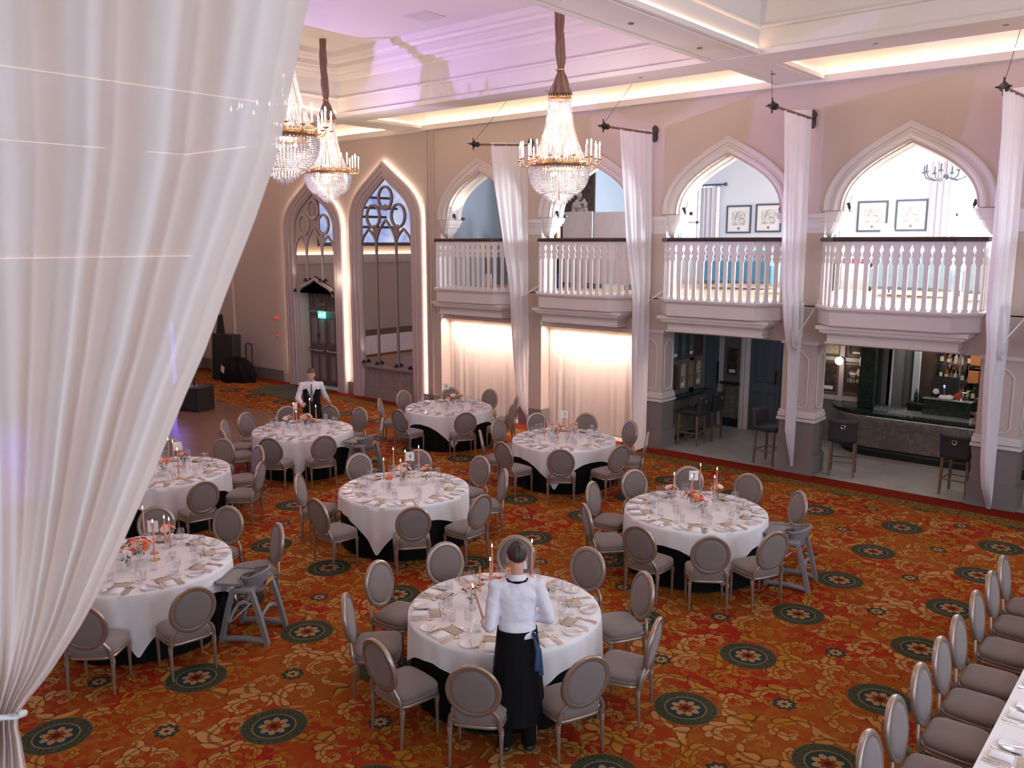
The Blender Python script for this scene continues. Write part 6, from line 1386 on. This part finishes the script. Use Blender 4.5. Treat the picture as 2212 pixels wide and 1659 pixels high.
def waiter(loc, rz, lab, J, back):
    skin = 'skin'
    b = MB(); HM = T(*J['head'], rx=J['nod'], rz=J['turn'])
    head_mb(b, HM)
    nb = Vector(J['neck']); hc = HM @ Vector((0,-.018,-.06)); limb(b, [nb, (nb+hc)/2, hc], [.058,.053,.054])
    tx = J['lean']
    def cen(z): return tx*max(0, (z-.95))/.55
    b.loft([ering(0, cen(z), z, rx, ry) for z, rx, ry in ((.88,.135,.090),(.98,.130,.088),(1.08,.122,.085),(1.20,.135,.092),(1.34,.155,.098),(1.42,.140,.085),(1.47,.07,.065))])
    for s, k in ((-1,'L'),(1,'R')):
        sh, el, wr = (Vector(J[k][i]) for i in range(3)); limb(b, [sh, sh.lerp(el,.5), el], [.050,.044,.038]); limb(b, [el, el.lerp(wr,.4), wr], [.038,.036,.026])
        hd = J[k][3]; hand(b, frame_of(wr, hd[0], hd[1]), hd[2], hd[3], hd[4])
        hp, kn, an = Vector((s*.085,0,.90)), Vector((s*.095,.02,.50)), Vector((s*.10,-.02,.09)); limb(b, [hp,hp.lerp(kn,.5),kn], [.080,.068,.052]); limb(b, [kn,kn.lerp(an,.4),an], [.050,.048,.034])
    o = b.build('person', skin, smooth=80); fuse(o, .0048, 4); o.location = loc; o.rotation_euler = (0,0,rz); tag(o, lab, 'person')
    face_bits(o, HM); hair(o, HM, *J['hair'])
    # shirt: body and sleeves in one
    b = MB(); zs = [(1.00,.150,.112,-.01),(1.03,.163,.122,-.012),(1.08,.158,.118,-.01),(1.16,.150,.112,-.004),(1.26,.160,.115,0),(1.36,.178,.116,0),(1.42,.172,.104,0),(1.46,.120,.086,0),(1.49,.068,.070,.004)]
    b.loft([ering(0, cen(z)+dy, z, rx, ry, 36, 0, .9) for z, rx, ry, dy in zs])
    for s, k in ((-1,'L'),(1,'R')):
        sh, el, wr = (Vector(J[k][i]) for i in range(3)); limb(b, [Vector((s*.10,sh.y,sh.z+.012)), sh, sh.lerp(el,.35), sh.lerp(el,.75), el], [.062,.066,.060,.057,.054], 16); c_ = el.lerp(wr, J.get('cuff',.92)); limb(b, [el, el.lerp(wr,.45), c_], [.055,.050,.038], 16)
        b.tube([el.lerp(wr,.80), el.lerp(wr,.95)], .037, 14)
    sh_ = fuse(b.build('shirt', 'shirt', o, smooth=80), .0085, 6)
    tx_ = bpy.data.textures.new('cloth_folds', 'CLOUDS'); tx_.noise_scale = .10; dm = sh_.modifiers.new('folds', 'DISPLACE'); dm.texture = tx_; dm.strength = .022; dm.mid_level = .5; dm.texture_coords = 'LOCAL'
    col = MB(); cz = nb.z+.012
    col.loft([ering(nb.x, nb.y+dy, z, rx, ry, 24, -.25) for z, rx, ry, dy in ((cz-.02,.072,.076,0),(cz+.028,.064,.068,.003),(cz+.034,.068,.072,.003),(cz-.010,.082,.086,-.002))], cap=False)
    col.build('collar', 'shirt', sh_, smooth=50)
    # trousers, shoes
    b = MB()
    b.loft([ering(0,0,z,rx,ry) for z, rx, ry in ((1.06,.148,.106),(.98,.158,.115),(.90,.165,.122),(.82,.150,.115))])
    for s in (-1,1): limb(b, [(s*.088,0,.86),(s*.095,.01,.50),(s*.10,-.015,.10)], [.092,.072,.062], 16); b.tube([(s*.10,-.015,.12),(s*.10,-.015,.035)], .066, 14)
    fuse(b.build('trousers', 'black_suit', o, smooth=80), .011, 4)
    for s in (-1,1): MB().loft([ering(s*.10,.055,z,rx,ry,18,0,.8) for z, rx, ry in ((0.004,.048,.138),(.03,.050,.140),(.055,.044,.115),(.085,.036,.07))]).build('shoe', 'black_plastic', o, smooth=50)
    # long wrap apron, open behind
    def ap(u, v):
        z = 1.085-.80*v; a = -.5*PI + .26*(0.35+v*.35)*(1 if J['apron'] else 0) + (2*PI - (.5*(0.35+v*.3) if J['apron'] else 0))*u
        k = 1+.035*math.sin(9*a+3*v)*v+.02*math.sin(17*a)*v; return ((.166+.075*v)*k*math.cos(a), (.124+.075*v)*k*math.sin(a), z)
    MB().grid(ap, 64, 14).build('apron', 'black_suit', o, smooth=80)
    if back:
        bd = MB(); pts = [(-.125,.055+tx,1.43),(-.108,.012+tx,1.462),(-.075,-.050+tx,1.484),(0,-.083+tx,1.492),(.075,-.050+tx,1.484),(.108,.012+tx,1.462),(.125,.055+tx,1.43)]
        bd.tube(pts, [(.009,.022)]*7, 8); bd.build('neck_band', 'black_suit', o, smooth=50)
        w = MB().tube([(.120,-.095,1.07),(.150,-.135,1.05),(.168,-.13,.99),(.150,-.120,1.05)], [(.008,.02),(.006,.026),(.004,.024),(.006,.018)], 8); w.tube([(.13,-.118,1.06),(.155,-.16,.95),(.15,-.18,.78)], [(.008,.014),(.004,.016),(.002,.018)], 8); w.tube([(.125,-.11,1.07),(.175,-.12,.92),(.19,-.14,.72)], [(.008,.014),(.004,.018),(.002,.02)], 8)
        w.build('apron_bow', 'navy_cloth', o, smooth=60)
    else:
        b = MB(); rg = []
        for z, rx, ry, dy in ((1.00,.158,.119,-.005),(1.08,.166,.125,-.006),(1.18,.160,.121,0),(1.28,.170,.124,0),(1.36,.182,.122,0),(1.43,.165,.100,0)): rg.append((z,rx,ry,dy))
        def vest(u, v):
            i = v*(len(rg)-1); k = min(int(i), len(rg)-2); t = i-k; z, rx, ry, dy = [p+(q-p)*t for p, q in zip(rg[k], rg[k+1])]
            g = max(0, (z-1.14)/.30)*.62; a0 = PI/2+g; a = a0 + (2*PI-2*g)*u; side = abs(math.cos(a)); zz = z - (.06*side*max(0,(z-1.33)/.1))
            n_ = 1.012; return (rx*n_*math.cos(a), cen(z)+dy+ry*n_*math.sin(a), zz)
        MB().grid(vest, 60, 18).build('waistcoat', 'black_suit', o, smooth=80)
        t_ = MB(); y = cen(1.30)+.125; t_.loft([[(-.016,nb.y+.078,1.455),(.016,nb.y+.078,1.455),(.016,nb.y+.095,1.455),(-.016,nb.y+.095,1.455)],[(-.014,nb.y+.088,1.42),(.014,nb.y+.088,1.42),(.014,nb.y+.104,1.42),(-.014,nb.y+.104,1.42)],[(-.022,y-.004,1.30),(.022,y-.004,1.30),(.022,y+.012,1.30),(-.022,y+.012,1.30)],[(-.028,y+.0,1.16),(.028,y+.0,1.16),(.026,y+.010,1.16),(-.026,y+.010,1.16)],[(-.004,y+.0,1.10),(.004,y+.0,1.10),(.004,y+.008,1.10),(-.004,y+.008,1.10)]]); t_.build('tie', 'tie_grey', o, smooth=30)
        MB().box(-.006,.006,0,.004,0,.05,T(.07,cen(1.28)+.128,1.24)).build('name_pin', 'nickel', o)
    return o
W1 = Vector((-4.25, 5.06, 0))
J1 = dict(head=(0,.075,1.655), nod=-.30, turn=.10, neck=(0,.035,1.485), lean=.055, apron=False, hair=('hair_dark',.058,-.066,.010,3),
     L=((-.178,.035,1.425),(-.225,-.055,1.125),(-.262,.150,1.055),((-.05,1,.02),(-.75,-.1,.60),1,1.28,1.0)),
     R=((.178,.035,1.425),(.262,-.02,1.165),(.080,.150,1.130),((-.9,.5,.02),(.2,.3,.9),-1,.75,.6)))
waiter(W1, R(134)-PI/2, 'person in white shirt and black apron, back turned, holding a lit candle', J1, True)
m1 = Matrix.Translation(W1) @ Matrix.Rotation(R(134)-PI/2, 4, 'Z')
p0 = m1 @ Vector((-.262,.222,1.015)); p1 = m1 @ Vector((-.352,.300,1.30)); dr = (p1-p0)
c = taper(dr.length, True); c.location = p0; c.rotation_euler = dr.to_track_quat('Z','Y').to_euler(); c['label'] = "lit pink taper candle held in the aproned person's hand"
W2 = at_z(671, 797, 1.745); W2.z = 0
f2 = Vector((TC['T7'][0]-W2.x+.1, TC['T7'][1]-W2.y, 0)); a2 = math.atan2(f2.y, f2.x) - PI/2 + .10
HB = at_z(716, 875, .945)                                         # top of the chair back he touches
loc2 = (Matrix.Rotation(-a2, 4, 'Z') @ (HB - W2)); e2 = Vector((.225,.02,1.17)); e2 = Vector((loc2.x*.48+.09, loc2.y*.35, 1.185))
sx2 = 1 if loc2.x > 0 else -1
hl = Vector((loc2.x-.05*sx2, loc2.y-.03, 1.015))
armC = (( .178*sx2,.0,1.425), tuple(Vector((loc2.x*.45+.08*sx2, loc2.y*.3-.02, 1.19))), tuple(hl), ((loc2.x*.6, loc2.y*.6+.1, -.45), (0,0,1), -sx2*-1 if False else (-1 if sx2 > 0 else 1), .55, .5))
armF = ((-.178*sx2,.0,1.425), (-.270*sx2,.03,1.17), (-.185*sx2,.25,1.10), ((.35*sx2,.9,.05), (-.3*sx2,.2,.9), (1 if sx2 > 0 else -1), 1.15, .9))
J2 = dict(head=(0,.045,1.635), nod=-.32, turn=-.05, neck=(0,.018,1.48), lean=.02, apron=False, hair=('hair_brown',.062,-.03,.016,5))
J2['R' if sx2 > 0 else 'L'] = armC; J2['L' if sx2 > 0 else 'R'] = armF
o2 = waiter(W2, a2, 'person in black waistcoat and grey tie touching a chair back', J2, False)
m2 = Matrix.Translation(W2) @ Matrix.Rotation(a2, 4, 'Z')
lg = MB().tube([(0,0,0),(.0,.17,0)], [.009,.006], 8).build('gas_lighter', 'black_plastic'); lg.matrix_world = m2 @ T(-.170*sx2,.315,1.088,rz=-.9*sx2); tag(lg, "slim black lighter in the waistcoated person's raised hand", 'lighter')
